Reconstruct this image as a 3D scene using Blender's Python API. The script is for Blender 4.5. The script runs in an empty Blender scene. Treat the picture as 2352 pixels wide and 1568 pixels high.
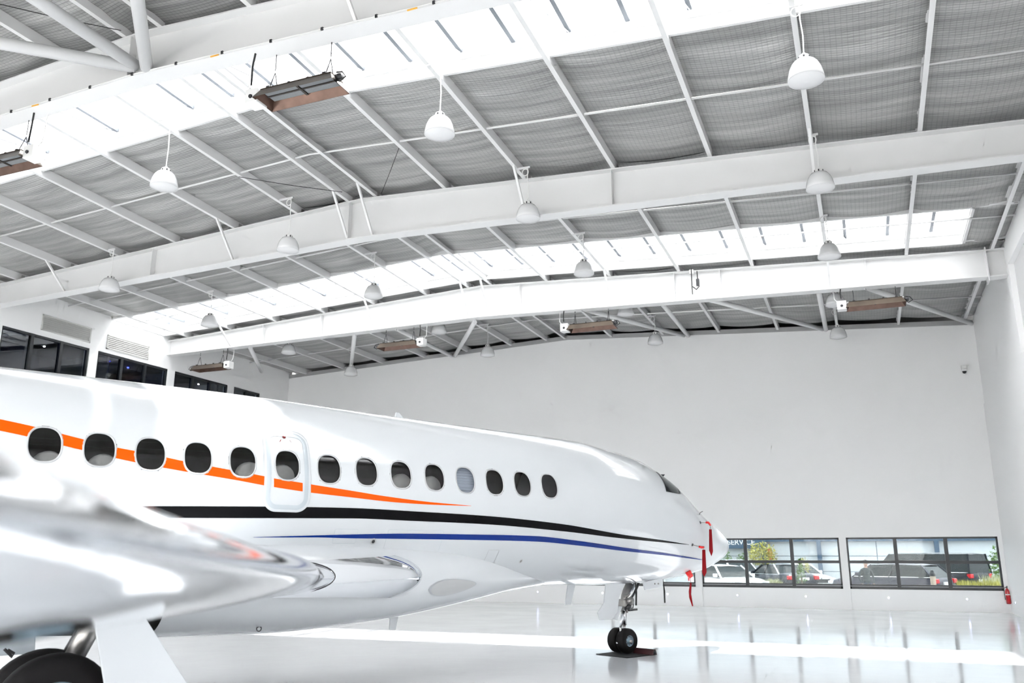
import bpy, math, random
import numpy as np
from mathutils import Vector, Matrix

random.seed(7)
PI = math.pi
scn = bpy.context.scene
col = scn.collection

# ---------------------------------------------------------------- camera
F_PX = 1949.7
YAW, PITCH, CAM_H = math.radians(22.235), math.radians(14.127), 1.70
_cy, _sy, _cp, _sp = math.cos(YAW), math.sin(YAW), math.cos(PITCH), math.sin(PITCH)
CF = np.array([-_sy * _cp, _cy * _cp, _sp])
CR = np.array([_cy, _sy, 0.0])
CU = np.cross(CR, CF)
CC = np.array([0.0, 0.0, CAM_H])
cam_d = bpy.data.cameras.new('camera')
cam = bpy.data.objects.new('camera', cam_d)
col.objects.link(cam)
cam.matrix_world = Matrix(((CR[0], CU[0], -CF[0], 0), (CR[1], CU[1], -CF[1], 0), (CR[2], CU[2], -CF[2], CAM_H), (0, 0, 0, 1)))
cam_d.sensor_width = 36.0
cam_d.lens = F_PX / 2352 * 36
cam_d.clip_start = 0.03
cam_d.clip_end = 400
cam_d.dof.use_dof = True
cam_d.dof.focus_distance = 14.0
cam_d.dof.aperture_fstop = 1.9
scn.camera = cam

# ---------------------------------------------------------------- light
world = bpy.data.worlds.new('hazy_sky')
scn.world = world
world.use_nodes = True
bg = world.node_tree.nodes['Background']
bg.inputs['Color'].default_value = (1.0, 0.99, 0.975, 1)
bg.inputs['Strength'].default_value = 1.6
sun_d = bpy.data.lights.new('sun', 'SUN')
sun_d.energy = 2.7
sun_d.angle = math.radians(1.2)
sun_d.color = (1.0, 0.98, 0.95)
sun = bpy.data.objects.new('sun', sun_d)
col.objects.link(sun)
sun.location = (0, 40, 60)
sun.rotation_euler = Vector((-0.07, -0.46, -1.0)).to_track_quat('-Z', 'Y').to_euler()
scn.view_settings.view_transform = 'Standard'
scn.view_settings.look = 'None'
scn.view_settings.exposure = 2.30
scn.view_settings.gamma = 1.0
scn.view_settings.use_curve_mapping = False
try:
    scn.cycles.use_denoising = True
    scn.cycles.max_bounces = 7
    scn.cycles.diffuse_bounces = 4
    scn.cycles.glossy_bounces = 3
    scn.cycles.transparent_max_bounces = 10
    scn.cycles.use_adaptive_sampling = True
    scn.cycles.adaptive_threshold = 0.1
    scn.cycles.adaptive_min_samples = 12
    scn.cycles.sample_clamp_indirect = 8.0
    scn.cycles.caustics_reflective = False
    scn.cycles.caustics_refractive = False
except Exception:
    pass


def ray(x, y):
    return CF + CR * (x - 1176) / F_PX - CU * (y - 784) / F_PX


def at(x, y, ax, v):
    d = ray(x, y)
    return CC + d * ((v - CC[ax]) / d[ax])


# ---------------------------------------------------------------- materials
M = {}


def mat(name, c, rough=0.5, metal=0.0, var=0.0, vscale=6.0, bump=0.0, bscale=40.0, coat=0.0, emit=None, estr=0.0, spec=0.5, stretch=None):
    m = bpy.data.materials.new(name)
    m.use_nodes = True
    nt = m.node_tree
    b = nt.nodes['Principled BSDF']
    b.inputs['Base Color'].default_value = (*c, 1)
    b.inputs['Roughness'].default_value = rough
    b.inputs['Metallic'].default_value = metal
    b.inputs['Specular IOR Level'].default_value = spec
    if coat:
        b.inputs['Coat Weight'].default_value = coat
        b.inputs['Coat Roughness'].default_value = 0.03
    if emit:
        b.inputs['Emission Color'].default_value = (*emit, 1)
        b.inputs['Emission Strength'].default_value = estr
    tc = nt.nodes.new('ShaderNodeTexCoord')
    mp = nt.nodes.new('ShaderNodeMapping')
    if stretch:
        mp.inputs['Scale'].default_value = stretch
    nt.links.new(tc.outputs['Object'], mp.inputs['Vector'])
    nz = nt.nodes.new('ShaderNodeTexNoise')
    nz.inputs['Scale'].default_value = vscale
    nz.inputs['Detail'].default_value = 3 if var > 0.04 else 0
    nt.links.new(mp.outputs['Vector'], nz.inputs['Vector'])
    mx = nt.nodes.new('ShaderNodeMix')
    mx.data_type = 'RGBA'
    lo = tuple(max(0, v * (1 - var)) for v in c)
    hi = tuple(min(1, v * (1 + var)) for v in c)
    mx.inputs[6].default_value = (*lo, 1)
    mx.inputs[7].default_value = (*hi, 1)
    nt.links.new(nz.outputs['Fac'], mx.inputs[0])
    nt.links.new(mx.outputs[2], b.inputs['Base Color'])
    if bump:
        n2 = nt.nodes.new('ShaderNodeTexNoise')
        n2.inputs['Scale'].default_value = bscale
        nt.links.new(mp.outputs['Vector'], n2.inputs['Vector'])
        bp = nt.nodes.new('ShaderNodeBump')
        bp.inputs['Strength'].default_value = bump
        bp.inputs['Distance'].default_value = 0.01
        nt.links.new(n2.outputs['Fac'], bp.inputs['Height'])
        nt.links.new(bp.outputs['Normal'], b.inputs['Normal'])
    M[name] = m
    return m


mat('wall_white', (0.92, 0.92, 0.92), 0.55, var=0.015, vscale=0.6, bump=0.05, bscale=30)
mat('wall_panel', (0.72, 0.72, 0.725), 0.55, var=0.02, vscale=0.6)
mat('steel_white', (0.75, 0.75, 0.75), 0.38, var=0.02, vscale=2.0)
mat('steel_grey', (0.42, 0.42, 0.42), 0.5, var=0.06, vscale=3.0)
mat('void_black', (0.012, 0.012, 0.012), 0.8, var=0.2)  # near-black colour standing for the shade in unlit hollows
mat('deck_dark', (0.10, 0.10, 0.10), 0.7, var=0.2)
mat('frame_black', (0.018, 0.022, 0.026), 0.35, var=0.1)
mat('sill_grey', (0.25, 0.26, 0.27), 0.3, var=0.1)
mat('louvre_grey', (0.60, 0.60, 0.58), 0.45, var=0.05)
mat('aluminium', (0.72, 0.74, 0.77), 0.22, 1.0, var=0.04)
mat('skylight_bar', (0.24, 0.26, 0.29), 0.4, 0.4, var=0.05)
mat('polished', (0.80, 0.82, 0.85), 0.06, 1.0, var=0.015, vscale=1.5)
mat('chrome', (0.78, 0.79, 0.81), 0.08, 1.0, var=0.02)
mat('gear_metal', (0.30, 0.29, 0.28), 0.32, 0.8, var=0.2, vscale=20)
mat('gear_dark', (0.05, 0.05, 0.055), 0.4, 0.4, var=0.2)
mat('jet_white', (0.635, 0.66, 0.685), 0.16, var=0.01, vscale=1.0, coat=0.6)
mat('jet_grey', (0.50, 0.55, 0.59), 0.25, var=0.02, coat=0.3)
mat('panel_grey', (0.48, 0.49, 0.50), 0.3, var=0.02)
mat('line_grey', (0.45, 0.47, 0.5), 0.4, var=0.02)
mat('orange', (0.88, 0.095, 0.001), 0.25, var=0.01, spec=0.15)
mat('handle_red', (0.16, 0.008, 0.008), 0.3, var=0.05)
mat('black_paint', (0.003, 0.003, 0.004), 0.25, var=0.05, spec=0.10)
mat('blue_paint', (0.003, 0.026, 0.22), 0.22, var=0.02, spec=0.25)
mat('rubber', (0.005, 0.0045, 0.005), 0.6, spec=0.2, var=0.2, vscale=12, bump=0.1)
mat('hub_blue', (0.22, 0.30, 0.36), 0.3, 0.5, var=0.08, vscale=10)
mat('cabin_dark', (0.022, 0.021, 0.021), 0.6, var=0.2, vscale=2)
mat('seat_cream', (0.86, 0.85, 0.82), 0.6, var=0.03, bump=0.1)
mat('blind', (0.55, 0.62, 0.72), 0.5, var=0.03)
mat('red_fabric', (0.26, 0.002, 0.006), 0.7, spec=0.15, var=0.08, vscale=20, bump=0.2, bscale=90)
mat('red_cap', (0.75, 0.012, 0.012), 0.35, var=0.05)
mat('mat_black', (0.012, 0.014, 0.016), 0.7, var=0.2, vscale=20)
mat('chock_red', (0.03, 0.002, 0.004), 0.5, var=0.3, vscale=12)
mat('heater_case', (0.055, 0.042, 0.031), 0.34, 0.75, var=0.45, vscale=3.5)
mat('heater_inner', (0.125, 0.080, 0.064), 0.28, 0.85, var=0.5, vscale=5.0)
mat('heater_dark', (0.05, 0.042, 0.038), 0.5, 0.3, var=0.2)
mat('ceramic', (0.24, 0.25, 0.26), 0.7, var=0.15, vscale=60, bump=0.6, bscale=110)
mat('box_white', (0.80, 0.80, 0.79), 0.4, var=0.02)
mat('cable_black', (0.01, 0.01, 0.01), 0.5, var=0.2)
mat('cable_white', (0.80, 0.80, 0.79), 0.5, var=0.02)
mat('led_blue', (0.7, 0.75, 1.0), 0.3, emit=(0.45, 0.5, 1.0), estr=3.0)
mat('led_office', (0.05, 0.1, 1.0), 0.3, emit=(0.04, 0.06, 1.0), estr=4.0)
mat('led_white', (1, 1, 1), 0.3, emit=(1.0, 0.95, 0.85), estr=8.0)
mat('office_dark', (0.055, 0.062, 0.070), 0.6, var=0.4, vscale=0.7)
mat('office_wall', (0.16, 0.18, 0.20), 0.6, var=0.2, vscale=0.5)
mat('asphalt', (0.22, 0.22, 0.22), 0.8, var=0.15, vscale=3)
mat('apron', (0.52, 0.52, 0.51), 0.7, var=0.06, vscale=0.5)
mat('lawn', (0.32, 0.40, 0.12), 0.9, var=0.3, vscale=4)
mat('facade_grey', (0.60, 0.64, 0.66), 0.6, var=0.03, vscale=1)
mat('facade_white', (0.80, 0.83, 0.86), 0.6, var=0.03, vscale=1)
mat('facade_blue', (0.05, 0.10, 0.16), 0.5, var=0.1)
mat('facade_brown', (0.20, 0.18, 0.15), 0.6, var=0.1)
mat('sign_white', (0.95, 0.95, 0.95), 0.5)
mat('sign_red', (0.55, 0.05, 0.05), 0.5, var=0.05)
mat('car_white', (0.82, 0.83, 0.84), 0.15, coat=0.8, var=0.01)
mat('car_black', (0.008, 0.012, 0.018), 0.25, spec=0.3, var=0.1)
mat('car_navy', (0.02, 0.028, 0.04), 0.25, spec=0.3, var=0.1)
mat('car_grey', (0.045, 0.048, 0.065), 0.28, 0.2, spec=0.3, var=0.08)
mat('car_silver', (0.60, 0.62, 0.65), 0.2, 0.4, coat=0.6, var=0.03)
mat('car_glass', (0.018, 0.026, 0.028), 0.10, spec=0.15, var=0.2, vscale=2)
mat('tail_red', (0.6, 0.01, 0.015), 0.15, var=0.05)
mat('head_lamp', (0.75, 0.78, 0.82), 0.1, 0.3, var=0.05)
mat('leaf_yellow', (0.42, 0.40, 0.10), 0.7, var=0.35, vscale=9)
mat('leaf_green', (0.12, 0.22, 0.05), 0.7, var=0.4, vscale=9)
mat('leaf_pale', (0.45, 0.46, 0.28), 0.7, var=0.3, vscale=9)
mat('bark', (0.12, 0.09, 0.06), 0.9, var=0.2)
mat('bollard', (0.52, 0.42, 0.33), 0.6, var=0.05)
mat('skin', (0.48, 0.30, 0.22), 0.5, var=0.05)
mat('denim', (0.02, 0.035, 0.07), 0.8, var=0.2)
mat('jacket', (0.03, 0.045, 0.05), 0.8, var=0.2)
mat('hair', (0.02, 0.015, 0.012), 0.7, var=0.2)
mat('ext_red', (0.55, 0.012, 0.02), 0.25, var=0.05, coat=0.5)
mat('tag_orange', (0.85, 0.45, 0.08), 0.5, var=0.05)


def floor_material():
    m = mat('epoxy_floor', (0.74, 0.755, 0.775), 0.10, var=0.03, vscale=0.25)
    nt = m.node_tree
    b = nt.nodes['Principled BSDF']
    tc = nt.nodes['Texture Coordinate']
    nz = nt.nodes.new('ShaderNodeTexNoise')
    nz.inputs['Scale'].default_value = 0.9
    nz.inputs['Detail'].default_value = 4
    nt.links.new(tc.outputs['Object'], nz.inputs['Vector'])
    mr = nt.nodes.new('ShaderNodeMapRange')
    mr.inputs['To Min'].default_value = 0.07
    mr.inputs['To Max'].default_value = 0.17
    nt.links.new(nz.outputs['Fac'], mr.inputs['Value'])
    nt.links.new(mr.outputs['Result'], b.inputs['Roughness'])
    n2 = nt.nodes.new('ShaderNodeTexNoise')
    n2.inputs['Scale'].default_value = 2.2
    nt.links.new(tc.outputs['Object'], n2.inputs['Vector'])
    bp = nt.nodes.new('ShaderNodeBump')
    bp.inputs['Strength'].default_value = 0.12
    bp.inputs['Distance'].default_value = 0.01
    nt.links.new(n2.outputs['Fac'], bp.inputs['Height'])
    nt.links.new(bp.outputs['Normal'], b.inputs['Normal'])


floor_material()


def foil_material():
    """silver roof blanket: streaks running across the bays and a fine wire mesh under it"""
    m = mat('foil', (0.50, 0.50, 0.495), 0.38, 0.4, var=0.0)
    nt = m.node_tree
    b = nt.nodes['Principled BSDF']
    tc = nt.nodes['Texture Coordinate']

    def noise(scale, vec_scale, detail=3):
        mp = nt.nodes.new('ShaderNodeMapping')
        mp.inputs['Scale'].default_value = vec_scale
        nt.links.new(tc.outputs['Object'], mp.inputs['Vector'])
        n = nt.nodes.new('ShaderNodeTexNoise')
        n.inputs['Scale'].default_value = scale
        n.inputs['Detail'].default_value = detail
        nt.links.new(mp.outputs['Vector'], n.inputs['Vector'])
        return n.outputs['Fac']

    def wave(axis, scale):
        w = nt.nodes.new('ShaderNodeTexWave')
        w.bands_direction = axis
        w.inputs['Scale'].default_value = scale
        w.inputs['Distortion'].default_value = 0.25
        w.inputs['Detail'].default_value = 0.0
        w.inputs['Detail Scale'].default_value = 0.6
        nt.links.new(tc.outputs['Object'], w.inputs['Vector'])
        r = nt.nodes.new('ShaderNodeMapRange')
        r.inputs['From Min'].default_value = 0.0
        r.inputs['From Max'].default_value = 0.16
        r.inputs['To Min'].default_value = 0.0
        r.inputs['To Max'].default_value = 1.0
        nt.links.new(w.outputs['Fac'], r.inputs['Value'])
        return r.outputs['Result']

    def math_node(op, a, c):
        n = nt.nodes.new('ShaderNodeMath')
        n.operation = op
        for i, v in enumerate((a, c)):
            if isinstance(v, (int, float)):
                n.inputs[i].default_value = v
            else:
                nt.links.new(v, n.inputs[i])
        return n.outputs[0]

    streak = noise(1.0, (0.35, 5.0, 1.0), 5)
    cr = nt.nodes.new('ShaderNodeValToRGB')
    cr.color_ramp.elements[0].position = 0.30
    cr.color_ramp.elements[0].color = (0.29, 0.29, 0.285, 1)
    cr.color_ramp.elements[1].position = 0.70
    cr.color_ramp.elements[1].color = (0.53, 0.53, 0.52, 1)
    nt.links.new(streak, cr.inputs['Fac'])
    wx = wave('Y', 5.2)
    wy = wave('X', 3.6)
    wy2 = math_node('ADD', math_node('MULTIPLY', wy, 0.45), 0.55)
    k = math_node('MULTIPLY', wx, wy2)
    k = math_node('ADD', math_node('MULTIPLY', k, 0.42), 0.58)
    mx = nt.nodes.new('ShaderNodeMix')
    mx.data_type = 'RGBA'
    mx.blend_type = 'MULTIPLY'
    mx.inputs[0].default_value = 1.0
    nt.links.new(cr.outputs['Color'], mx.inputs[6])
    nt.links.new(k, mx.inputs[7])
    nt.links.new(mx.outputs[2], b.inputs['Base Color'])
    wr = math_node('ADD', noise(3.0, (0.6, 6.0, 1.0), 4), math_node('MULTIPLY', noise(14.0, (0.5, 2.2, 1.0), 3), 0.5))
    bp = nt.nodes.new('ShaderNodeBump')
    bp.inputs['Strength'].default_value = 0.5
    bp.inputs['Distance'].default_value = 0.03
    nt.links.new(wr, bp.inputs['Height'])
    nt.links.new(bp.outputs['Normal'], b.inputs['Normal'])


foil_material()


def see_through(name, tint, gloss_rough=0.02, refl=1.0, milky=0.0, base=0.05):
    """a thin pane: tinted transparency with a mirror-like sheen that grows at a slant"""
    m = bpy.data.materials.new(name)
    m.use_nodes = True
    nt = m.node_tree
    nt.nodes.clear()
    out = nt.nodes.new('ShaderNodeOutputMaterial')
    tr = nt.nodes.new('ShaderNodeBsdfTransparent')
    tr.inputs['Color'].default_value = (*tint, 1)
    gl = nt.nodes.new('ShaderNodeBsdfGlossy')
    gl.inputs['Roughness'].default_value = gloss_rough
    gl.inputs['Color'].default_value = (refl, refl, refl, 1)
    lw = nt.nodes.new('ShaderNodeLayerWeight')
    lw.inputs['Blend'].default_value = 0.5
    pw = nt.nodes.new('ShaderNodeMath')
    pw.operation = 'POWER'
    pw.inputs[1].default_value = 4.0
    nt.links.new(lw.outputs['Facing'], pw.inputs[0])
    fr = nt.nodes.new('ShaderNodeMath')
    fr.operation = 'MULTIPLY_ADD'
    fr.inputs[1].default_value = 0.85
    fr.inputs[2].default_value = base
    nt.links.new(pw.outputs[0], fr.inputs[0])
    mx = nt.nodes.new('ShaderNodeMixShader')
    nt.links.new(fr.outputs[0], mx.inputs[0])
    under = tr.outputs[0]
    if milky:
        df = nt.nodes.new('ShaderNodeBsdfTranslucent')
        df.inputs['Color'].default_value = (0.95, 0.97, 1, 1)
        d2 = nt.nodes.new('ShaderNodeBsdfDiffuse')
        d2.inputs['Color'].default_value = (0.95, 0.95, 0.95, 1)
        m3 = nt.nodes.new('ShaderNodeMixShader')
        m3.inputs[0].default_value = 0.75
        nt.links.new(df.outputs[0], m3.inputs[1])
        nt.links.new(d2.outputs[0], m3.inputs[2])
        m2 = nt.nodes.new('ShaderNodeMixShader')
        m2.inputs[0].default_value = milky
        nt.links.new(tr.outputs[0], m2.inputs[1])
        nt.links.new(m3.outputs[0], m2.inputs[2])
        under = m2.outputs[0]
    nt.links.new(under, mx.inputs[1])
    nt.links.new(gl.outputs[0], mx.inputs[2])
    nt.links.new(mx.outputs[0], out.inputs['Surface'])
    M[name] = m


see_through('glass_clear', (0.56, 0.595, 0.61), base=0.02)
see_through('glass_skylight', (0.88, 0.90, 0.92))
see_through('glass_tint', (0.72, 0.73, 0.74))
see_through('glass_office', (0.55, 0.60, 0.66))
see_through('lamp_acrylic', (0.97, 0.97, 0.97), 0.12, 0.6, milky=0.95)


# ---------------------------------------------------------------- mesh builder
class MB:
    def __init__(self):
        self.v, self.f = [], []

    def add(self, vs, fs):
        o = len(self.v)
        self.v += [tuple(float(c) for c in p) for p in vs]
        self.f += [tuple(i + o for i in q) for q in fs]
        return self

    def box(self, x0, x1, y0, y1, z0, z1):
        return self.add([(x0, y0, z0), (x1, y0, z0), (x1, y1, z0), (x0, y1, z0), (x0, y0, z1), (x1, y0, z1), (x1, y1, z1), (x0, y1, z1)],
                        [(0, 3, 2, 1), (4, 5, 6, 7), (0, 1, 5, 4), (1, 2, 6, 5), (2, 3, 7, 6), (3, 0, 4, 7)])

    def bar(self, p0, p1, w, d, up=(0, 0, 1)):
        """a straight bar of section w x d between two points"""
        p0, p1 = Vector(p0), Vector(p1)
        a = (p1 - p0).normalized()
        s = a.cross(Vector(up))
        if s.length < 1e-4:
            s = a.cross(Vector((1, 0, 0)))
        s.normalize()
        t = s.cross(a)
        vs = []
        for p in (p0, p1):
            for i, j in ((-1, -1), (1, -1), (1, 1), (-1, 1)):
                vs.append(p + s * (w / 2 * i) + t * (d / 2 * j))
        return self.add(vs, [(0, 1, 2, 3), (7, 6, 5, 4), (0, 4, 5, 1), (1, 5, 6, 2), (2, 6, 7, 3), (3, 7, 4, 0)])

    def tube(self, pts, r, n=10, caps=True):
        pts = [Vector(p) for p in pts]
        rs = r if isinstance(r, (list, tuple)) else [r] * len(pts)
        vs, fs = [], []
        prev = None
        for i, p in enumerate(pts):
            a = (pts[min(i + 1, len(pts) - 1)] - pts[max(i - 1, 0)]).normalized()
            if prev is None:
                s = a.cross(Vector((0, 0, 1)))
                if s.length < 1e-3:
                    s = a.cross(Vector((1, 0, 0)))
            else:
                s = prev - a * prev.dot(a)
            s.normalize()
            prev = s
            t = a.cross(s)
            for k in range(n):
                g = 2 * PI * k / n
                vs.append(p + (s * math.cos(g) + t * math.sin(g)) * rs[i])
        for i in range(len(pts) - 1):
            for k in range(n):
                k2 = (k + 1) % n
                fs.append((i * n + k, i * n + k2, (i + 1) * n + k2, (i + 1) * n + k))
        if caps:
            fs.append(tuple(range(n - 1, -1, -1)))
            fs.append(tuple((len(pts) - 1) * n + k for k in range(n)))
        return self.add(vs, fs)

    def lathe(self, prof, n=28, center=(0, 0, 0), axis='Z', close=False):
        vs, fs = [], []
        cx, cy, cz = center
        for r, z in prof:
            for k in range(n):
                g = 2 * PI * k / n
                a, b = r * math.cos(g), r * math.sin(g)
                if axis == 'Z':
                    vs.append((cx + a, cy + b, cz + z))
                elif axis == 'Y':
                    vs.append((cx + a, cy + z, cz + b))
                else:
                    vs.append((cx + z, cy + a, cz + b))
        m = len(prof)
        for i in range(m - 1 if not close else m):
            for k in range(n):
                k2 = (k + 1) % n
                j = (i + 1) % m
                fs.append((i * n + k, i * n + k2, j * n + k2, j * n + k))
        return self.add(vs, fs)

    def grid(self, rows, closed=False, flip=False):
        """rows: list of equally long point lists"""
        m, n = len(rows), len(rows[0])
        vs = [p for rw in rows for p in rw]
        fs = []
        for i in range(m - 1):
            for k in range(n if closed else n - 1):
                k2 = (k + 1) % n
                q = (i * n + k, i * n + k2, (i + 1) * n + k2, (i + 1) * n + k)
                fs.append(q[::-1] if flip else q)
        return self.add(vs, fs)

    def prism(self, poly, a, b, axis='Y'):
        """polygon (2-D) pushed from a to b along an axis"""
        n = len(poly)
        vs = []
        for c in (a, b):
            for p, q in poly:
                vs.append({'X': (c, p, q), 'Y': (p, c, q), 'Z': (p, q, c)}[axis])
        fs = [tuple(range(n)), tuple(range(2 * n - 1, n - 1, -1))]
        for k in range(n):
            k2 = (k + 1) % n
            fs.append((k, k + n, k2 + n, k2))
        return self.add(vs, fs)

    def build(self, name, material, parent=None, smooth=False, bevel=0.0, sub=0):
        me = bpy.data.meshes.new(name)
        me.from_pydata(self.v, [], self.f)
        me.validate()
        me.update()
        if material:
            me.materials.append(M[material])
        o = bpy.data.objects.new(name, me)
        col.objects.link(o)
        if parent:
            o.parent = parent
        if smooth:
            for p in me.polygons:
                p.use_smooth = True
        if bevel:
            b = o.modifiers.new('bevel', 'BEVEL')
            b.width = bevel
            b.segments = 2
            b.limit_method = 'ANGLE'
        if sub:
            s = o.modifiers.new('sub', 'SUBSURF')
            s.levels = s.render_levels = sub
        return o


def box(name, m, x0, x1, y0, y1, z0, z1, parent=None, bevel=0.0):
    return MB().box(x0, x1, y0, y1, z0, z1).build(name, m, parent, bevel=bevel)


def tag(o, label=None, cat=None, group=None, kind=None):
    if label:
        o['label'] = label
    if cat:
        o['category'] = cat
    if group:
        o['group'] = group
    if kind:
        o['kind'] = kind
    return o


def empty(name, loc=(0, 0, 0), rz=0.0):
    o = bpy.data.objects.new(name, None)
    o.empty_display_size = 0.2
    o.location = loc
    o.rotation_euler = (0, 0, rz)
    col.objects.link(o)
    return o


def copy_tree(o, parent=None):
    c = o.copy()
    col.objects.link(c)
    c.parent = parent
    for ch in [x for x in bpy.data.objects if x.parent is o]:
        copy_tree(ch, c)
    return c


ORD = ['first', 'second', 'third', 'fourth', 'fifth', 'sixth', 'seventh', 'eighth', 'ninth', 'tenth', 'eleventh', 'twelfth', 'thirteenth', 'fourteenth', 'fifteenth']

# ================================================================ THE BUILDING
XL, XR, YB, YF = -23.24, 3.82, 30.60, -4.6
RIDGE = -10.65
# portal frames: Y of the web, (left, ridge, right) heights of top and underside
FRAMES = [
    (-4.35, (9.66, 10.36, 9.54), (9.12, 9.52, 9.05)),
    (2.60, (9.66, 10.36, 9.54), (9.12, 9.52, 9.05)),
    (9.57, (9.66, 10.36, 9.54), (9.12, 9.52, 9.05)),
    (16.53, (9.45, 10.12, 9.31), (8.82, 9.11, 8.64)),
    (23.49, (9.38, 9.97, 9.19), (8.83, 8.94, 8.48)),
    (30.45, (9.42, 9.92, 9.13), (9.2, 9.7, 8.9)),
    (31.9, (9.42, 9.92, 9.13), (9.2, 9.7, 8.9)),
]


def prof(h, x):
    if x <= RIDGE:
        t = (x - XL) / (RIDGE - XL)
        return h[0] + (h[1] - h[0]) * t
    t = (x - RIDGE) / (XR - RIDGE)
    return h[1] + (h[2] - h[1]) * t


def ztop(x, y):
    for a, b in zip(FRAMES, FRAMES[1:]):
        if y <= b[0] or b is FRAMES[-1]:
            t = max(0.0, min(1.0, (y - a[0]) / (b[0] - a[0])))
            return prof(a[1], x) * (1 - t) + prof(b[1], x) * t


PUR_D = 0.22
PURLIN_X = [-22.3, -20.35, -18.4, -16.4, -14.45, -12.5, -11.0, -10.3, -8.35, -6.35, -4.3, -2.25, -0.28, 1.65, 3.62]
SKY = [(-0.85, 1.42), (9.95, 12.22), (20.75, 23.05)]  # strip by the door is unseen, continued at equal spacing to add overhead light
SKY_X0, SKY_X1 = XL + 0.03, 2.90

# floor -------------------------------------------------------------
tag(box('floor', 'epoxy_floor', XL - 0.2, XR + 0.3, YF, YB + 0.2, -0.3, 0.0), 'glossy white epoxy floor of the hangar', 'floor', kind='structure')
tag(box('ground', 'asphalt', -90, 90, YB + 0.25, 120, -0.6, -0.35), 'grey asphalt car park ground outside the windows', 'ground', kind='structure')
tag(box('ground', 'apron', -60, 60, -80, YF - 0.02, -0.5, -0.03), 'pale concrete apron outside the open hangar door', 'ground', kind='structure')

# far wall ----------------------------------------------------------
WIN_Z0, WIN_Z1 = 0.645, 2.262
WINS = [(-5.42, -0.90), (-0.68, 3.70), (-10.16, -5.66)]
w = MB()
y0, y1 = YB, YB + 0.22
w.box(XL - 0.2, XR + 0.25, y0, y1, -0.1, WIN_Z0)
xs = [XL - 0.2, -10.16, -5.66, -5.42, -0.90, -0.68, 3.70, XR + 0.25]
for a, b in zip(xs[0::2], xs[1::2]):
    w.box(a, b, y0, y1, WIN_Z0, WIN_Z1)
w.prism([(XL - 0.2, WIN_Z1), (XR + 0.25, WIN_Z1), (XR + 0.25, 9.03), (RIDGE + 0.5, 9.86), (XL - 0.2, 9.34)], y0, y1, 'Y')
wall_back = tag(w.build('wall_back', 'wall_white'), 'tall plain white gable wall with a low band of windows', 'wall', kind='structure')
for x in (-10.28, -5.54, -0.79):
    box('pilaster', 'wall_white', x - 0.11, x + 0.11, YB - 0.05, YB + 0.01, 0, WIN_Z1 + 0.0, wall_back)
g = MB()
for (xa, za), (xb, zb) in (((XL, 9.34), (RIDGE + 0.5, 9.86)), ((RIDGE + 0.5, 9.86), (XR, 9.03))):
    g.bar((xa, YB + 0.06, za + 0.08), (xb, YB + 0.06, zb + 0.08), 0.2, 0.16)
tag(g.build('trim_1', 'steel_grey'), 'grey steel capping channel along the top of the gable wall', 'trim', kind='structure')
g = MB().box(XL - 0.3, XR + 0.3, 31.75, 31.85, 8.5, 10.6).box(XL - .3, XR + .3, 30.85, 31.85, 8.45, 8.55)  # black sheets paint the darkness of the gap under the roof edge
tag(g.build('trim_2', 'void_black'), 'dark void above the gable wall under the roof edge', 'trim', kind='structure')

for wi, (a, b) in enumerate(WINS):
    lab = ['black framed window with white and dark sedans parked outside', 'black framed window beside the side wall with a dark van outside',
           'black framed window mostly hidden behind the jet nose'][wi]
    win = tag(empty('window_%d' % (wi + 1), ((a + b) / 2, YB, 0)), lab, 'window', kind='structure')
    ox = (a + b) / 2

    def fr(x0, x1, z0, z1, d0=0.02, d1=0.12, m='frame_black', nm='frame'):
        return box(nm, m, x0 - ox, x1 - ox, d0, d1, z0, z1, win)
    fr(a, b, WIN_Z1 - 0.055, WIN_Z1)
    fr(a, b, WIN_Z0, WIN_Z0 + 0.075)
    fr(a, b, WIN_Z0 + 0.075, WIN_Z0 + 0.105, 0.015, 0.05, 'sill_grey', 'sill')
    fr(a, b, WIN_Z0 + 0.105, WIN_Z0 + 0.15, 0.02, 0.10)
    fr(a, a + 0.055, WIN_Z0, WIN_Z1)
    fr(b - 0.055, b, WIN_Z0, WIN_Z1)
    st = (b - a) / 3
    for k in (1, 2):
        fr(a + st * k - 0.055, a + st * k + 0.055, WIN_Z0, WIN_Z1, 0.0, 0.12, nm='mullion')
    fr(a, b, 1.445, 1.535, 0.005, 0.115, nm='transom')
    for k in range(3):
        for z0, z1 in ((WIN_Z0 + 0.14, 1.45), (1.53, WIN_Z1 - 0.05)):
            box('pane', 'glass_clear', a + st * k - ox + 0.03, a + st * (k + 1) - ox - 0.03, 0.065, 0.072, z0, z1, win)

# left wall with office windows -------------------------------------
LW = [(16.82, 19.97, 3), (20.31, 23.45, 3), (23.80, 26.70, 3), (27.06, 28.69, 2)]
LZ0, LZ1 = 6.55, 8.33
x0, x1 = XL - 0.25, XL
w = MB()
w.box(x0, x1, YF, YB + 0.2, -0.1, LZ0)
ys = [YF] + [v for q in LW for v in q[:2]] + [YB + 0.2]
for a, b in zip(ys[0::2], ys[1::2]):
    w.box(x0, x1, a, b, LZ0, LZ1)
w.box(x0, x1, YF, YB + 0.2, LZ1, 9.75)
wall_left = tag(w.build('wall_left', 'wall_white'), 'white side wall with a high row of office windows', 'wall', kind='structure')
off = MB().box(XL - 4.2, XL - 4.1, 15.5, YB, 5.6, 9.0).box(XL - 4.2, XL - 0.26, 15.5, YB, 8.72, 8.8).box(XL - 4.2, XL - 0.26, 15.5, YB, 5.5, 5.6)
off.box(XL - 4.2, XL - 0.26, 15.4, 15.5, 5.5, 8.8).box(XL - 4.2, XL - 0.26, YB, YB + .1, 5.5, 8.8)
office = tag(off.build('wall_office', 'office_dark'), 'dim grey office room behind the high side windows', 'room', kind='structure')
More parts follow.
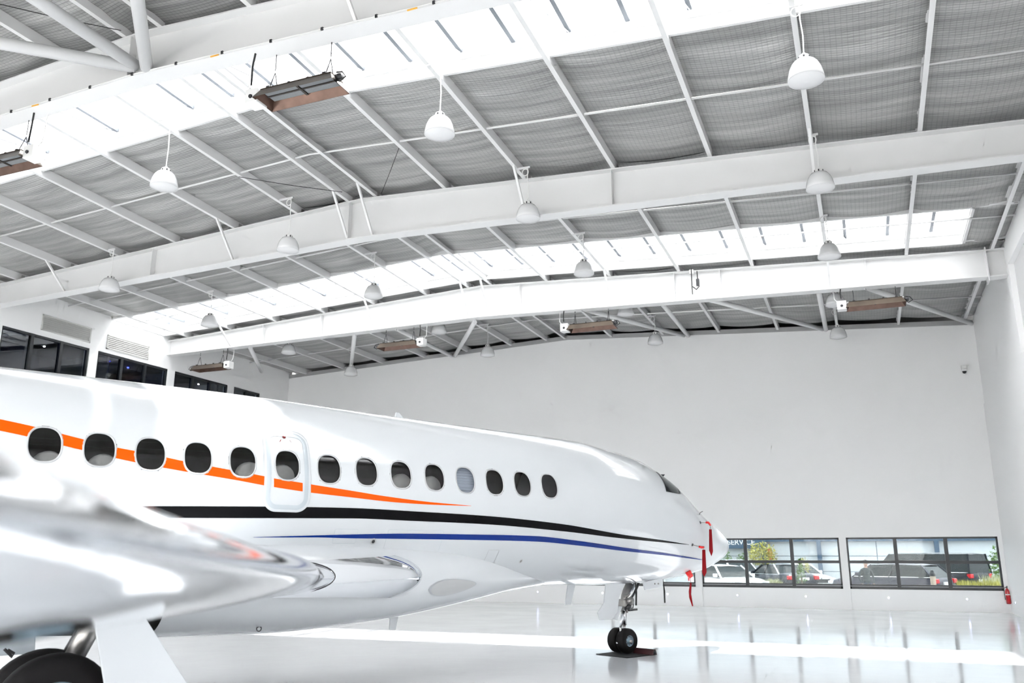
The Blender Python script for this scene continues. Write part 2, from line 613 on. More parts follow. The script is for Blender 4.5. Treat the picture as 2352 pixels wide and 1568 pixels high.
for yy in (18.9, 22.2, 25.4, 27.9):
    box('partition', 'office_wall', XL - 4.1, XL - 1.6, yy - 0.05, yy + 0.05, 5.6, 8.72, office)
for wi, (a, b, n) in enumerate(LW):
    lab = ['black framed office window nearest the open hangar door', 'black framed office window under the second louvre',
           'black framed three-pane office window between louvre and gable wall', 'black framed two-pane office window closest to the gable wall'][wi]
    win = tag(empty('window_%d' % (wi + 4), (XL, (a + b) / 2, LZ0)), lab, 'window', kind='structure')
    oy = (a + b) / 2

    def fr(ya, yb, z0, z1, d0=-0.13, d1=-0.03, m='frame_black', nm='frame'):
        return box(nm, m, d0, d1, ya - oy, yb - oy, z0 - LZ0, z1 - LZ0, win)
    fr(a, b, LZ1 - 0.07, LZ1)
    fr(a, b, LZ0, LZ0 + 0.07)
    fr(a, a + 0.06, LZ0, LZ1)
    fr(b - 0.07, b, LZ0, LZ1)
    st = (b - a) / n
    for k in range(1, n):
        fr(a + st * k - 0.055, a + st * k + 0.055, LZ0, LZ1, -0.14, -0.02, nm='mullion')
    for k in range(n):
        fr(a + st * k + 0.04, a + st * (k + 1) - 0.04, LZ0 + 0.05, LZ1 - 0.05, -0.085, -0.078, 'glass_office', 'pane')
spots = [(-24.3, 17.9, 'led_office'), (-24.3, 19.3, 'led_office'), (-24.3, 21.0, 'led_office'), (-24.3, 22.2, 'led_office'), (-24.3, 23.3, 'led_office'),
         (-25.6, 22.9, 'led_office'), (-25.8, 24.0, 'led_office'), (-25.8, 20.3, 'led_white'), (-25.6, 25.4, 'led_white'), (-25.6, 27.6, 'led_white')]
for k, (x, y, m) in enumerate(spots):
    o = MB().lathe([(0.001, 0), (0.035, 0.0), (0.035, 0.03), (0.001, 0.03)], 12, (0, 0, 0)).build('office_downlight', m)
    o.location = (x, y, 8.69)
    blue = m == 'led_office'
    rank = sum(1 for q in spots if q[2] == m and q[1] > y)
    tag(o, ('small blue office ceiling downlight, %s of its colour from the gable wall' if blue else 'small white office ceiling downlight, %s of its colour from the gable wall') % ORD[rank],
        'light', 'blue office downlights' if blue else 'white office downlights')

for k, (a, b, z0, z1) in enumerate(((18.08, 19.93, 8.50, 9.00), (20.60, 22.45, 8.46, 8.95))):
    lv = tag(empty('wall_louvre', (XL, (a + b) / 2, z0)), ['grey slatted wall louvre above the office window by the open door', 'pale slatted wall louvre above the office window lit by the skylight'][k], 'vent', 'wall louvres')
    L, H = (b - a), z1 - z0
    MB().box(-0.01, 0.03, -L / 2, L / 2, 0, 0.03).box(-0.01, 0.03, -L / 2, L / 2, H - 0.03, H).box(-0.01, 0.03, -L / 2, -L / 2 + 0.04, 0, H).box(-0.01, 0.03, L / 2 - 0.04, L / 2, 0, H).build('frame', 'louvre_grey', lv)
    box('backing', 'deck_dark', -0.005, 0.003, -L / 2 + 0.02, L / 2 - 0.02, 0.02, H - 0.02, lv)
    n = 7
    for i in range(n):
        z = 0.03 + (H - 0.06) * i / n
        MB().add([(0.005, -L / 2 + .03, z + 0.075), (0.005, L / 2 - .03, z + 0.075), (0.035, L / 2 - .03, z + 0.012), (0.035, -L / 2 + .03, z + 0.012),
                  (0.005, -L / 2 + .03, z + 0.065), (0.005, L / 2 - .03, z + 0.065), (0.035, L / 2 - .03, z + 0.002), (0.035, -L / 2 + .03, z + 0.002)],
                 [(0, 1, 2, 3), (7, 6, 5, 4), (3, 2, 6, 7), (0, 4, 5, 1), (0, 3, 7, 4), (1, 5, 6, 2)]).build('slat', 'louvre_grey', lv)

# right wall ---------------------------------------------------------
w = MB()
w.box(XR, XR + 0.3, YF, YB + 0.1, -0.1, 6.40)
w.box(XR + 0.03, XR + 0.3, 23.2, YB + 0.1, 6.40, 9.9)
w.box(XR + 0.03, XR + 0.3, YF, 23.2, 8.72, 10.1)
wall_right = tag(w.build('wall_right', 'wall_white'), 'plain white side wall beside the fire extinguisher', 'wall', kind='structure')
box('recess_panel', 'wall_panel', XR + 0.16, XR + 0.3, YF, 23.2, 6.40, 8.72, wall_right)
box('skirt_panel', 'wall_white', XR - 0.02, XR, YF, YB, 0.0, 0.60, wall_right)
g = MB().box(XL - 0.2, XR + 0.3, YF - 0.3, YF, 5.0, 10.4).box(XL - 0.2, XL + 2.0, YF - .3, YF, 0, 5.0).box(XR - 0.4, XR + .3, YF - .3, YF, 0, 5.0)  # unseen door header, lowered to hold back light from the opening
tag(g.build('wall_front', 'wall_white'), 'white header and jambs of the open hangar door', 'wall', kind='structure')

# roof ----------------------------------------------------------------


def brk(y0, y1):
    return [y0] + [f[0] for f in FRAMES if y0 + 0.05 < f[0] < y1 - 0.05] + [y1]


deck = MB()


def deck_patch(xa, xb, ya, yb, d0=0.12, d1=0.2):
    xs = [xa] + ([RIDGE] if xa < RIDGE < xb else []) + [xb]
    ys = brk(ya, yb)
    for a, b in zip(ys, ys[1:]):
        for p, q in zip(xs, xs[1:]):
            vs = [(x, y, ztop(x, y) + PUR_D + d) for d in (d0, d1) for x, y in ((p, a), (q, a), (q, b), (p, b))]
            deck.add(vs, [(0, 3, 2, 1), (4, 5, 6, 7), (0, 1, 5, 4), (1, 2, 6, 5), (2, 3, 7, 6), (3, 0, 4, 7)])


ends = [YF - 0.3] + [v for s in SKY for v in (s[0] - 0.065, s[1] + 0.065)] + [31.9]
for a, b in zip(ends[0::2], ends[1::2]):
    deck_patch(XL - 0.3, XR + 0.35, a, b)
for a, b in SKY:
    deck_patch(SKY_X1 + 0.065, XR + 0.35, a - 0.065, b + 0.065)
    deck_patch(XL - 0.3, SKY_X0 - 0.065, a - 0.065, b + 0.065)
ceiling = tag(deck.build('ceiling', 'deck_dark'), 'low-pitched hangar roof lined with silver foil insulation', 'ceiling', kind='structure')

rng = random.Random(3)


def blanket(xa, xb, ya, yb):
    nx = 10
    ny = max(3, int((yb - ya) / 0.11))
    ph = [(rng.uniform(3, 6), rng.uniform(0, 6), rng.uniform(0.006, 0.016)) for _ in range(3)] + [(rng.uniform(9, 17), rng.uniform(0, 6), rng.uniform(0.003, 0.008)) for _ in range(3)]
    rows = []
    for j in range(ny + 1):
        y = ya + (yb - ya) * j / ny
        rip = sum(a * math.sin(f * y + p) for f, p, a in ph)
        row = []
        for i in range(nx + 1):
            t = i / nx
            x = xa + (xb - xa) * t
            b = 1 - (2 * t - 1) ** 2
            skew = math.sin(y * 1.7 + t * 2.0 + xa) * 0.012
            row.append((x, y, ztop(x, y) + PUR_D - 0.01 - 0.075 * b + (rip + skew) * b ** 0.5))
        rows.append(row)
    return MB().grid(rows, flip=False).build('insulation_panel', 'foil', ceiling, smooth=True)


cells = [XL - 0.05] + PURLIN_X[:6] + [-10.65] + PURLIN_X[8:] + [XR + 0.1]
segs = [(2.6, 9.95), (12.22, 16.53), (16.53, 20.75), (23.05, 23.49), (23.49, 30.35)]
for a, b in segs:
    for p, q in zip(cells, cells[1:]):
        if p < SKY_X1 < q and False:
            continue
        blanket(p + 0.0, q, a, b)
for a, b in SKY:
    blanket(SKY_X1, XR + 0.1, a, b)
for p, q in zip(cells, cells[1:]):
    vs = [(x, y, ztop(x, y) + PUR_D - 0.02) for x, y in ((p, 1.42), (q, 1.42), (q, 2.6), (p, 2.6))]
    MB().add([(x, y, ztop(x, y) + PUR_D - 0.02) for x, y in ((p, YF), (q, YF), (q, -0.85), (p, -0.85))], [(0, 1, 2, 3)]).build('insulation_panel', 'foil', ceiling)
    vs = list(vs)
    MB().add(vs, [(0, 1, 2, 3)]).build('insulation_panel', 'foil', ceiling)

# skylights -----------------------------------------------------------
CURB = 0.36
for si, (a, b) in enumerate(SKY):
    lab = ['long skylight strip over the open hangar door end', 'long ridge-to-eaves skylight strip next to the rafter with the big heater', 'long skylight strip in front of the heater-hung rafter by the gable wall'][si]
    sk = tag(empty('window_%d' % (8 + si), (0, a, 9.8)), lab, 'skylight', kind='structure')

    def zz(x, y, d):
        return ztop(x, y) + PUR_D + d - 9.8
    for yy, s in ((a, -1), (b, 1)):
        c = MB()
        for p, q in ((SKY_X0, RIDGE), (RIDGE, SKY_X1)):
            c.add([(p, yy - a, zz(p, yy, -0.12)), (q, yy - a, zz(q, yy, -0.12)), (q, yy - a, zz(q, yy, CURB)), (p, yy - a, zz(p, yy, CURB)),
                   (p, yy - a + 0.06 * s, zz(p, yy, -0.12)), (q, yy - a + 0.06 * s, zz(q, yy, -0.12)), (q, yy - a + 0.06 * s, zz(q, yy, CURB)), (p, yy - a + 0.06 * s, zz(p, yy, CURB))],
                  [(0, 1, 2, 3), (7, 6, 5, 4), (0, 4, 5, 1), (3, 2, 6, 7)])
        c.build('curb', 'steel_white', sk)
        e = MB()
        for p, q in ((SKY_X0, RIDGE), (RIDGE, SKY_X1)):
            e.bar((p, yy - a - 0.02 * s, zz(p, yy, 0.13)), (q, yy - a - 0.02 * s, zz(q, yy, 0.13)), 0.05, 0.02)
        e.build('curb_flange', 'steel_white', sk)
    for xx, s in ((SKY_X0, -1), (SKY_X1, 1)):
        MB().add([(xx, 0, zz(xx, a, -0.12)), (xx, b - a, zz(xx, b, -0.12)), (xx, b - a, zz(xx, b, CURB)), (xx, 0, zz(xx, a, CURB)),
                  (xx + .06 * s, 0, zz(xx, a, -0.12)), (xx + .06 * s, b - a, zz(xx, b, -0.12)), (xx + .06 * s, b - a, zz(xx, b, CURB)), (xx + .06 * s, 0, zz(xx, a, CURB))],
                 [(0, 1, 2, 3), (7, 6, 5, 4), (0, 4, 5, 1), (3, 2, 6, 7)]).build('curb', 'steel_white', sk)
    bx = []
    x = SKY_X0
    bars = [-23.0, -22.3, -21.3]
    bars += [v for v in np.arange(-20.35, 2.75, 1.026)]
    for k, x in enumerate(bars):
        MB().bar((x, 0.02, zz(x, a, CURB - 0.05)), (x, b - a - 0.02, zz(x, b, CURB - 0.05)), 0.075, 0.11).build('glazing_bar', 'skylight_bar', sk)
        if k % 2 == 1 and 3 < k < 24:
            MB().tube([(x, b - a - 0.06, zz(x, b, CURB - 0.12)), (x - 0.45, 0.25, zz(x, a, 0.05))], 0.013, 6).build('opener_rod', 'aluminium', sk)
    ed = [SKY_X0] + bars + [SKY_X1]
    for p, q in zip(ed, ed[1:]):
        if q - p < 0.02:
            continue
        MB().add([(x, y - a, zz(x, y, CURB)) for x, y in ((p, a), (q, a), (q, b), (p, b))], [(0, 3, 2, 1)]).build('pane', 'glass_skylight', sk)
    for x in ((-13.4, -9.4, -7.4, -3.2) if si < 2 else (-18.9, -17.3, -13.4, -7.3, 0.7)):
        ac = MB().bar((x - 0.6, 0.22, zz(x - .6, a, 0.1)), (x + 0.6, 0.22, zz(x + .6, a, 0.1)), 0.09, 0.07)
        for k in range(5):
            ac.bar((x + 0.05 * k - .1, 0.22, zz(x, a, 0.0)), (x + 0.05 * k - .1, 0.22, zz(x, a, 0.2)), 0.02, 0.14)
        ac.tube([(x - 0.6, 0.3, zz(x - .6, a, 0.04)), (x + 0.6, 0.3, zz(x + .6, a, 0.04))], 0.015, 6)
        ac.build('opener_motor', 'box_white', sk)

for a, b in SKY:
    for yy in (a, b):
        MB().bar((SKY_X1, yy, ztop(SKY_X1, yy) + PUR_D - 0.02), (XR + 0.05, yy, ztop(XR, yy) + PUR_D - 0.02), 0.14, 0.10).build('roof_flashing', 'steel_white', ceiling)
    MB().bar((SKY_X1 + 0.03, a, ztop(SKY_X1, a) + PUR_D - 0.03), (SKY_X1 + 0.03, b, ztop(SKY_X1, b) + PUR_D - 0.03), 0.10, 0.10).build('roof_flashing', 'steel_white', ceiling)

# purlins -------------------------------------------------------------
WALLNAME = 'office-window wall'
for k, x in enumerate(PURLIN_X):
    f = 1 if k == 7 else -1
    if k >= 11:
        f = -1
    path = [(y, ztop(x, y)) for y in [2.45] + [q[0] for q in FRAMES[2:6]] + [30.9]]
    w_, fl, t = 0.016, 0.085, 0.014
    poly = [(0, 0), (f * fl, 0), (f * fl, t), (f * w_, t), (f * w_, PUR_D - t), (f * fl, PUR_D - t), (f * fl, PUR_D), (0, PUR_D)]
    rows = [[(px, y, z + pz) for px, pz in poly] for y, z in path]
    mb = MB().grid(rows, closed=True)
    o = mb.build('roof_purlin', 'steel_white')
    o.location = (x, 0, 0)
    tag(o, 'white steel channel purlin, %s roof purlin counted from the office-window wall' % ORD[k], 'beam', 'roof purlins')

# rafters -------------------------------------------------------------
RLAB = {1: 'white steel rafter nearest the open hangar door', 2: 'white steel rafter carrying the two large brown heaters',
        3: 'white steel rafter between the two skylights with no heaters', 4: 'white steel rafter with four heaters hung under it near the gable wall'}
BR = {2: [-20.35, -14.45, -6.35, -0.28], 3: [-20.35, -14.45, -11.0, -10.3, -6.35, -0.28], 4: [-20.35, -14.45, -11.0, -10.3, -6.35, -0.28], 1: []}
for fi in (1, 2, 3, 4):
    Y, T, B = FRAMES[fi]
    r = tag(empty('steel_rafter', (RIDGE, Y, 0)), RLAB[fi], 'beam', 'main roof rafters')
    xe = XR + 0.03 if fi != 4 else 3.40
    for (xa, xb) in ((XL - 0.02, RIDGE), (RIDGE, xe)):
        za0, za1, zb0, zb1 = prof(B, xa), prof(T, xa), prof(B, xb), prof(T, xb)
        a, b = xa - RIDGE, xb - RIDGE

        def slab(h0, h1, y0, y1, nm):
            # h0/h1: (z at a, z at b) low and high
            MB().add([(a, y0, h0[0]), (b, y0, h0[1]), (b, y1, h0[1]), (a, y1, h0[0]), (a, y0, h1[0]), (b, y0, h1[1]), (b, y1, h1[1]), (a, y1, h1[0])],
                     [(0, 3, 2, 1), (4, 5, 6, 7), (0, 1, 5, 4), (1, 2, 6, 5), (2, 3, 7, 6), (3, 0, 4, 7)]).build(nm, 'steel_white', r)
        slab((za0, zb0), (za0 + 0.025, zb0 + 0.025), -0.17, 0.17, 'bottom_flange')
        slab((za1 - 0.025, zb1 - 0.025), (za1, zb1), -0.17, 0.17, 'top_flange')
        slab((za0 + .01, zb0 + .01), (za1 - .01, zb1 - .01), -0.008, 0.008, 'web')
    for x in {1: [], 2: [-10.9], 3: [-17.2, -11.0, -4.4], 4: [-19.0, -16.6, -9.3, -3.2, -4.5, 0.6]}[fi]:
        box('stiffener_plate', 'steel_white', x - RIDGE - 0.008, x - RIDGE + 0.008, -0.16, 0.0, prof(B, x) + 0.02, prof(T, x) - 0.02, r)
    for x in BR[fi]:
        MB().bar((x - RIDGE - .04, -0.85, ztop(x, Y - 0.85) + 0.06), (x - RIDGE - .04, -0.10, prof(B, x) + 0.06), 0.05, 0.05).build('fly_brace', 'steel_white', r)
    for x in PURLIN_X:
        box('cleat', 'steel_grey', x - RIDGE + 0.02, x - RIDGE + 0.03, -0.05, 0.05, prof(T, x) - 0.01, prof(T, x) + 0.17, r)
    if fi == 4:
        box('end_plate', 'steel_white', 3.40 - RIDGE, 3.43 - RIDGE, -0.20, 0.20, 8.38, 9.27, r)
        MB().box(3.42 - RIDGE, XR + 0.04 - RIDGE, -0.01, 0.01, 8.5, 9.2).box(3.42 - RIDGE, XR + 0.04 - RIDGE, -0.16, 0.16, 8.48, 8.51).box(3.42 - RIDGE, XR + .04 - RIDGE, -0.16, 0.16, 9.18, 9.21).build('wall_bracket', 'steel_white', r)
    if fi == 2:
        pts = [(x - RIDGE, -0.175, prof(B, x) + 0.035) for x in np.linspace(-16, 2, 25)]
        MB().tube(pts, 0.008, 6).build('flange_conduit', 'cable_white', r)
        for x in np.arange(-15.5, 2, 0.95):
            box('clip', 'gear_dark', x - RIDGE - 0.02, x - RIDGE + 0.02, -0.19, -0.165, prof(B, x) + 0.01, prof(B, x) + 0.06, r)
        for x in (-13.0, -9.0, -5.4):
            box('marker_tag', 'tag_orange', x - RIDGE - 0.08, x - RIDGE + 0.08, -0.185, -0.17, prof(B, x) - 0.002, prof(B, x) + 0.018, r)
    if fi == 4:
        x = -3.98
        MB().tube([(x - RIDGE, -0.2, prof(T, x) + .05), (x - RIDGE, -0.2, prof(B, x) + 0.16)], 0.014, 6).build('cable_drop', 'cable_black', r)
        box('junction_box', 'box_white', x - RIDGE - .06, x - RIDGE + .06, -.2, -.1, prof(T, x) - .1, prof(T, x) + .02, r)
        MB().tube([(x + .16 - RIDGE, -0.2, prof(T, x) - .05), (x + .17 - RIDGE, -0.22, prof(T, x) - .3), (x + .2 - RIDGE, -0.22, prof(T, x) - .52), (x + .12 - RIDGE, -0.22, prof(T, x) - .6), (x + .02 - RIDGE, -0.2, prof(T, x) - .5)], 0.014, 6).build('cable_loop', 'cable_black', r)
        box('plug', 'gear_dark', x + .13 - RIDGE, x + .21 - RIDGE, -.26, -.18, prof(T, x) - .5, prof(T, x) - .3, r)

# tie rods across the purlins -----------------------------------------
for k, (y, lab) in enumerate(((14.2, 'thin white tie rod crossing the purlins nearest the open door'), (18.95, 'thin white tie rod crossing purlins just beyond the rafter without heaters'),
                              (21.3, 'thin white tie rod running beneath a skylight'), (27.9, 'thin white tie rod closest to the gable wall'))):
    pts = [(x, y, ztop(x, y) + 0.08) for x in (XL, RIDGE, XR + 0.02)]
    tag(MB().tube(pts, 0.022, 8).build('tie_rod', 'steel_white', smooth=True), lab, 'rod', 'roof tie rods')

# tubular wind braces --------------------------------------------------
TB = [((-15.37, 23.6, 8.95), (-19.99, 30.5, 9.40)), ((-10.93, 23.6, 8.87), (-15.0, 30.5, 9.63)), ((-13.76, 23.6, 8.94), (-15.16, 30.5, 9.64)),
      ((-7.32, 23.6, 8.90), (-5.62, 30.5, 9.57)), ((-4.99, 23.6, 8.9), (-5.46, 30.5, 9.55)), ((-3.68, 23.6, 8.82), (-0.81, 30.5, 9.33)),
      ((-0.63, 23.6, 8.71), (-0.69, 30.5, 9.30)), ((0.57, 23.6, 8.63), (3.77, 30.5, 9.06)), ((-19.69, 23.6, 8.84), (-22.2, 27.4, 8.95)),
      ((-10.72, 9.40, 9.68), (-17.6, 2.6, 9.5)), ((-10.70, 9.40, 9.70), (-10.70, 2.6, 9.72)), ((-10.45, 9.40, 9.62), (-4.5, 2.6, 9.55))]
BLAB = ['steep tube brace dropping to the gable wall above its dome lamp', 'short steep tube brace ending at a gable bracket on the office side', 'long shallow tube brace ending at a gable bracket on the office side',
        'long sloping tube brace passing behind the copper-toned heater beside the ridge', 'steep tube brace meeting the long sloping brace behind the ridge heater', 'long tube brace crossing two purlins toward the middle gable bracket',
        'steep tube brace beside the heater over the blank side wall', 'tube brace reaching the gable corner by the blank side wall', 'stub tube brace beside the office-window wall',
        'tube brace leaving the big-heater rafter toward the office-window wall', 'middle tube brace leaving the big-heater rafter straight toward the open door', 'tube brace leaving the big-heater rafter toward the blank side wall']
for k, (p, q) in enumerate(TB):
    big = k >= 9
    o = MB().tube([p, q], 0.105 if big else 0.075, 16).build('tube_brace', 'steel_white', smooth=False)
    for pl_ in o.data.polygons:
        pl_.use_smooth = len(pl_.vertices) == 4
    tag(o, BLAB[k], 'brace', 'tubular roof braces')
    d = (Vector(q) - Vector(p)).normalized()
    MB().bar(Vector(p) - d * 0.12, Vector(p) + d * 0.14, 0.02, 0.16).build('gusset', 'steel_white', o)
    MB().bar(Vector(q) - d * 0.14, Vector(q) + d * 0.06, 0.02, 0.14).build('gusset', 'steel_white', o)

# thin stay wires under the roof -----------------------------------------
for (a, b, za, zb, lab) in (((916, 341), (876, 444), 10.15, 10.05, 'thin dark stay wire dropping from a purlin to the rafter without heaters'),
                            ((548, 406), (786, 441), 9.95, 10.10, 'thin dark stay wire running toward the roof ridge'),
                            ((-20, 5), (278, 70), 10.0, 10.2, 'thin dark stay wire behind the three tube braces')):
    pa, pb_ = at(a[0], a[1], 2, za), at(b[0], b[1], 2, zb)
    tag(MB().tube([tuple(pa), tuple((pa + pb_) / 2 - np.array([0, 0, .02])), tuple(pb_)], 0.007, 6).build('stay_wire', 'cable_black'), lab, 'wire', 'thin roof stay wires')

# ================================================================ THE JET
TH = math.radians(61.525)
JH = np.array([math.cos(TH), math.sin(TH), 0.0])
JN = np.array([math.sin(TH), -math.cos(TH), 0.0])
JG = np.array([-4.216, 15.639, 0.0])


def pl(x, y, off):
    """pixel -> (s along the jet, z) on the upright plane that lies off metres to starboard of the jet's axis"""
    d = ray(x, y)
    t = ((JG + JN * off - CC) @ JN) / (d @ JN)
    P = CC + d * t
    return (P - JG) @ JH, P[2]


def pchip(xs, ys):
    xs, ys = list(map(float, xs)), list(map(float, ys))
    hh = [b - a for a, b in zip(xs, xs[1:])]
    dd = [(b - a) / h for a, b, h in zip(ys, ys[1:], hh)]
    m = [dd[0]] + [0.0] * (len(xs) - 2) + [dd[-1]]
    for i in range(1, len(xs) - 1):
        if dd[i - 1] * dd[i] > 0:
            w1, w2 = 2 * hh[i] + hh[i - 1], hh[i] + 2 * hh[i - 1]
            m[i] = (w1 + w2) / (w1 / dd[i - 1] + w2 / dd[i])

    def f(x):
        k = 0
        while k < len(xs) - 2 and x > xs[k + 1]:
            k += 1
        t = (x - xs[k]) / hh[k]
        return (2 * t**3 - 3 * t**2 + 1) * ys[k] + (t**3 - 2 * t**2 + t) * hh[k] * m[k] + (-2 * t**3 + 3 * t**2) * ys[k + 1] + (t**3 - t**2) * hh[k] * m[k + 1]
    return f


KS = [-19.5, -16.5, -14.5, -12, -8, -5, -3, -1.5, -0.7, 0, 0.6, 1.1, 1.6, 2.1, 2.457, 2.757, 2.957, 3.04, 3.057]
KT = [3.55, 3.70, 3.76, 3.775, 3.80, 3.745, 3.716, 3.695, 3.60, 3.50, 3.29, 3.055, 2.735, 2.46, 2.325, 2.174, 2.02, 1.93, 1.89]
KB = [3.05, 2.10, 1.50, 1.17, 1.16, 1.18, 1.20, 1.212, 1.19, 1.19, 1.208, 1.259, 1.32, 1.401, 1.50, 1.605, 1.72, 1.83, 1.88]
KW = [0.25, 0.80, 1.15, 1.28, 1.28, 1.28, 1.28, 1.26, 1.22, 1.13, 1.02, 0.90, 0.76, 0.60, 0.46, 0.32, 0.18, 0.07, 0.01]
fT, fB, fW = pchip(KS, KT), pchip(KS, KB), pchip(KS, KW)


def nsurf(s, z):
    """how far to starboard the skin is at station s, height z"""
    T, B, W = fT(s), fB(s), fW(s)
    q = (z - (T + B) / 2) / ((T - B) / 2)
    return W * math.sqrt(max(0.0004, 1 - min(q * q, 0.9996)))


def hit(x, y, off=1.2):
    """pixel -> (s, z) on the starboard skin"""
    for _ in range(25):
        s, z = pl(x, y, off)
        s = max(-19, min(3.0, s))
        off = 0.5 * off + 0.5 * nsurf(s, z)
    return s, z


def skin(s, z, d=0.0):
    """local point on the starboard skin, pushed d outward"""
    n = nsurf(s, z)
    e = 0.02
    ns = (nsurf(s + e, z) - nsurf(s - e, z)) / (2 * e)
    nz_ = (nsurf(s, z + e) - nsurf(s, z - e)) / (2 * e)
    v = Vector((-ns, -1.0, -nz_))
    v.normalize()
    v2 = Vector((v.x, v.y, v.z))
    # local axes: x forward, y to port, z up
    p = Vector((s, -n, z))
    nn = Vector((-ns, 1.0, -nz_)).normalized()
    return p + Vector((nn.x, -nn.y, nn.z)) * d


jet = tag(empty('business_jet', tuple(JG), TH), 'white three-striped business jet parked across the glossy floor', 'airplane')

WPX = [(103, 1020), (229, 1032), (346, 1042), (455, 1051), (558, 1060), (660, 1068), (756, 1077), (842, 1083), (921, 1090), (998, 1096), (1069, 1102), (1136, 1107), (1200, 1111), (1262, 1116)]
WINC = [hit(x, y) for x, y in WPX]
WINC = [(s, 2.704 - 0.012 * s) if abs(z - (2.704 - 0.012 * s)) > 0.05 else (s, z) for s, z in WINC]
WA, WB = 0.166, 0.190


def sup(a, b, p, k, n):
    g = 2 * PI * k / n
    c, s_ = math.cos(g), math.sin(g)
    return a * math.copysign(abs(c) ** (2 / p), c), b * math.copysign(abs(s_) ** (2 / p), s_)


def fuselage():
    ss = list(np.arange(-19.5, -10.4, 0.45)) + list(np.arange(-10.4, -2.5, 0.024)) + list(np.arange(-2.5, 2.3, 0.1)) + [3.057 - 0.757 * (1 - k / 24) ** 2 for k in range(25)]
    ph = [math.radians(v) for v in list(np.arange(-3, 33, 1.1)) + list(np.arange(34, 356, 5.5))]
    n = len(ph)
    vs, fs = [], []
    for s in ss:
        T, B, W = fT(s), fB(s), fW(s)
        for g in ph:
            vs.append((s, -W * math.cos(g), (T + B) / 2 + (T - B) / 2 * math.sin(g)))
    for i in range(len(ss) - 1):
        for k in range(n):
            k2 = (k + 1) % n
            if k < 33 and -10.4 < ss[i] < -2.4:
                cs = (ss[i] + ss[i + 1]) / 2
                cz = (vs[i * n + k][2] + vs[i * n + k2][2]) / 2
                if any((abs(cs - a) / WA) ** 2.5 + (abs(cz - b) / WB) ** 2.5 < 1.0 for a, b in WINC):
                    continue
            fs.append((i * n + k, (i + 1) * n + k, (i + 1) * n + k2, i * n + k2))
    fs.append(tuple(range(n)))
    fs.append(tuple((len(ss) - 1) * n + k for k in range(n - 1, -1, -1)))
    return MB().add(vs, fs).build('fuselage', 'jet_white', jet, smooth=True)


fuselage()

# cabin behind the windows
rows = []
for s in np.arange(-11.2, -1.5, 0.4):
    rows.append([(s, -0.93 * fW(s) * math.cos(g), (fT(s) + fB(s)) / 2 + 0.93 * (fT(s) - fB(s)) / 2 * math.sin(g)) for g in [math.radians(v) for v in range(75, 225, 10)]])
MB().grid(rows).build('cabin_liner', 'cabin_dark', jet, smooth=True)
box('cabin_floor', 'cabin_dark', -11.2, -1.6, -1.1, 1.1, 1.86, 1.9, jet)
for k, (hx, hy) in enumerate(((110, 1062), (236, 1068), (571, 1084), (648, 1090), (921, 1108), (988, 1113))):
    s, hz_ = pl(hx, hy, 0.93)
    s += 0.26
    st = MB().box(-0.26, 0.26, -0.25, 0.25, 2.0, 2.22).build('cabin_seat', 'seat_cream', jet, bevel=0.06)
    st.location = (s, -0.80, hz_ - 2.66)
    bk = MB().box(-0.34, -0.20, -0.25, 0.25, 2.1, 2.60).build('seat_back', 'seat_cream', st, bevel=0.06)
    hd = MB().lathe([(0.001, -0.07), (0.14, -0.07), (0.165, -0.02), (0.165, 0.03), (0.14, 0.07), (0.001, 0.07)], 20, (-0.26, 0, 2.62), 'Y').build('headrest', 'seat_cream', st, smooth=True)
    hd.location = (0, -0.13, 0)

for k, (sc, zc) in enumerate(WINC):
    rows = []
    for a, d in ((-0.008, 0.0), (-0.007, 0.006), (0.005, 0.007), (0.010, 0.006), (0.0125, -0.001)):
        rows.append([skin(sc + sup(WA + a - 0.005, 1, 2.5, q, 56)[0], zc + sup(1, WB + a - 0.005, 2.5, q, 56)[1], d) for q in range(56)])
    fr = MB().grid([list(r) for r in rows], closed=True).build('cabin_window', 'aluminium' if False else 'panel_grey', jet, smooth=True)
    rows = []
    for f in (1.0, 0.8, 0.55, 0.3, 0.02):
        rows.append([skin(sc + sup(WA * f, 1, 2.5, q, 40)[0], zc + sup(1, WB * f, 2.5, q, 40)[1], -0.012) for q in range(40)])
    MB().grid(rows, closed=True).build('pane', 'glass_tint', fr, smooth=True)
    if k == 10:
        rows = []
        for j in range(24):
            z = zc + 0.23 - 0.46 * j / 23
            rows.append([skin(sc - 0.2 + 0.4 * i / 6, z, -0.05 - (0.008 if j % 2 else 0)) for i in range(7)])
        MB().grid(rows).build('window_blind', 'blind', fr)

# stripes -------------------------------------------------------------


def poly_at(pts, x):
    for (xa, ya), (xb, yb) in zip(pts, pts[1:]):
        if xa <= x <= xb:
            return ya + (yb - ya) * (x - xa) / (xb - xa)
    return pts[-1][1]


def smooth_poly(pts):
    f = pchip([p[0] for p in pts], [p[1] for p in pts])
    return f


def stripe(name, m, up, lo, x0, x1, n, parent, d=0.0035, rows_=4):
    fu, fl = smooth_poly(up), smooth_poly(lo)
    g = []
    for i in range(n + 1):
        x = x0 + (x1 - x0) * i / n
        s0, z0 = hit(x, fu(x))
        s1, z1 = hit(x, fl(x))
        g.append([skin(s0 + (s1 - s0) * k / rows_, z0 + (z1 - z0) * k / rows_, d) for k in range(rows_ + 1)])
    mb = MB().grid(g)

    def open_(q):
        cs, cz = sum(mb.v[i][0] for i in q) / 4, sum(mb.v[i][2] for i in q) / 4
        return all((abs(cs - a) / (WA + .008)) ** 2.5 + (abs(cz - b) / (WB + .008)) ** 2.5 > 1.0 for a, b in WINC)
    mb.f = [q for q in mb.f if open_(q)]
    return mb.build(name, m, parent, smooth=True)


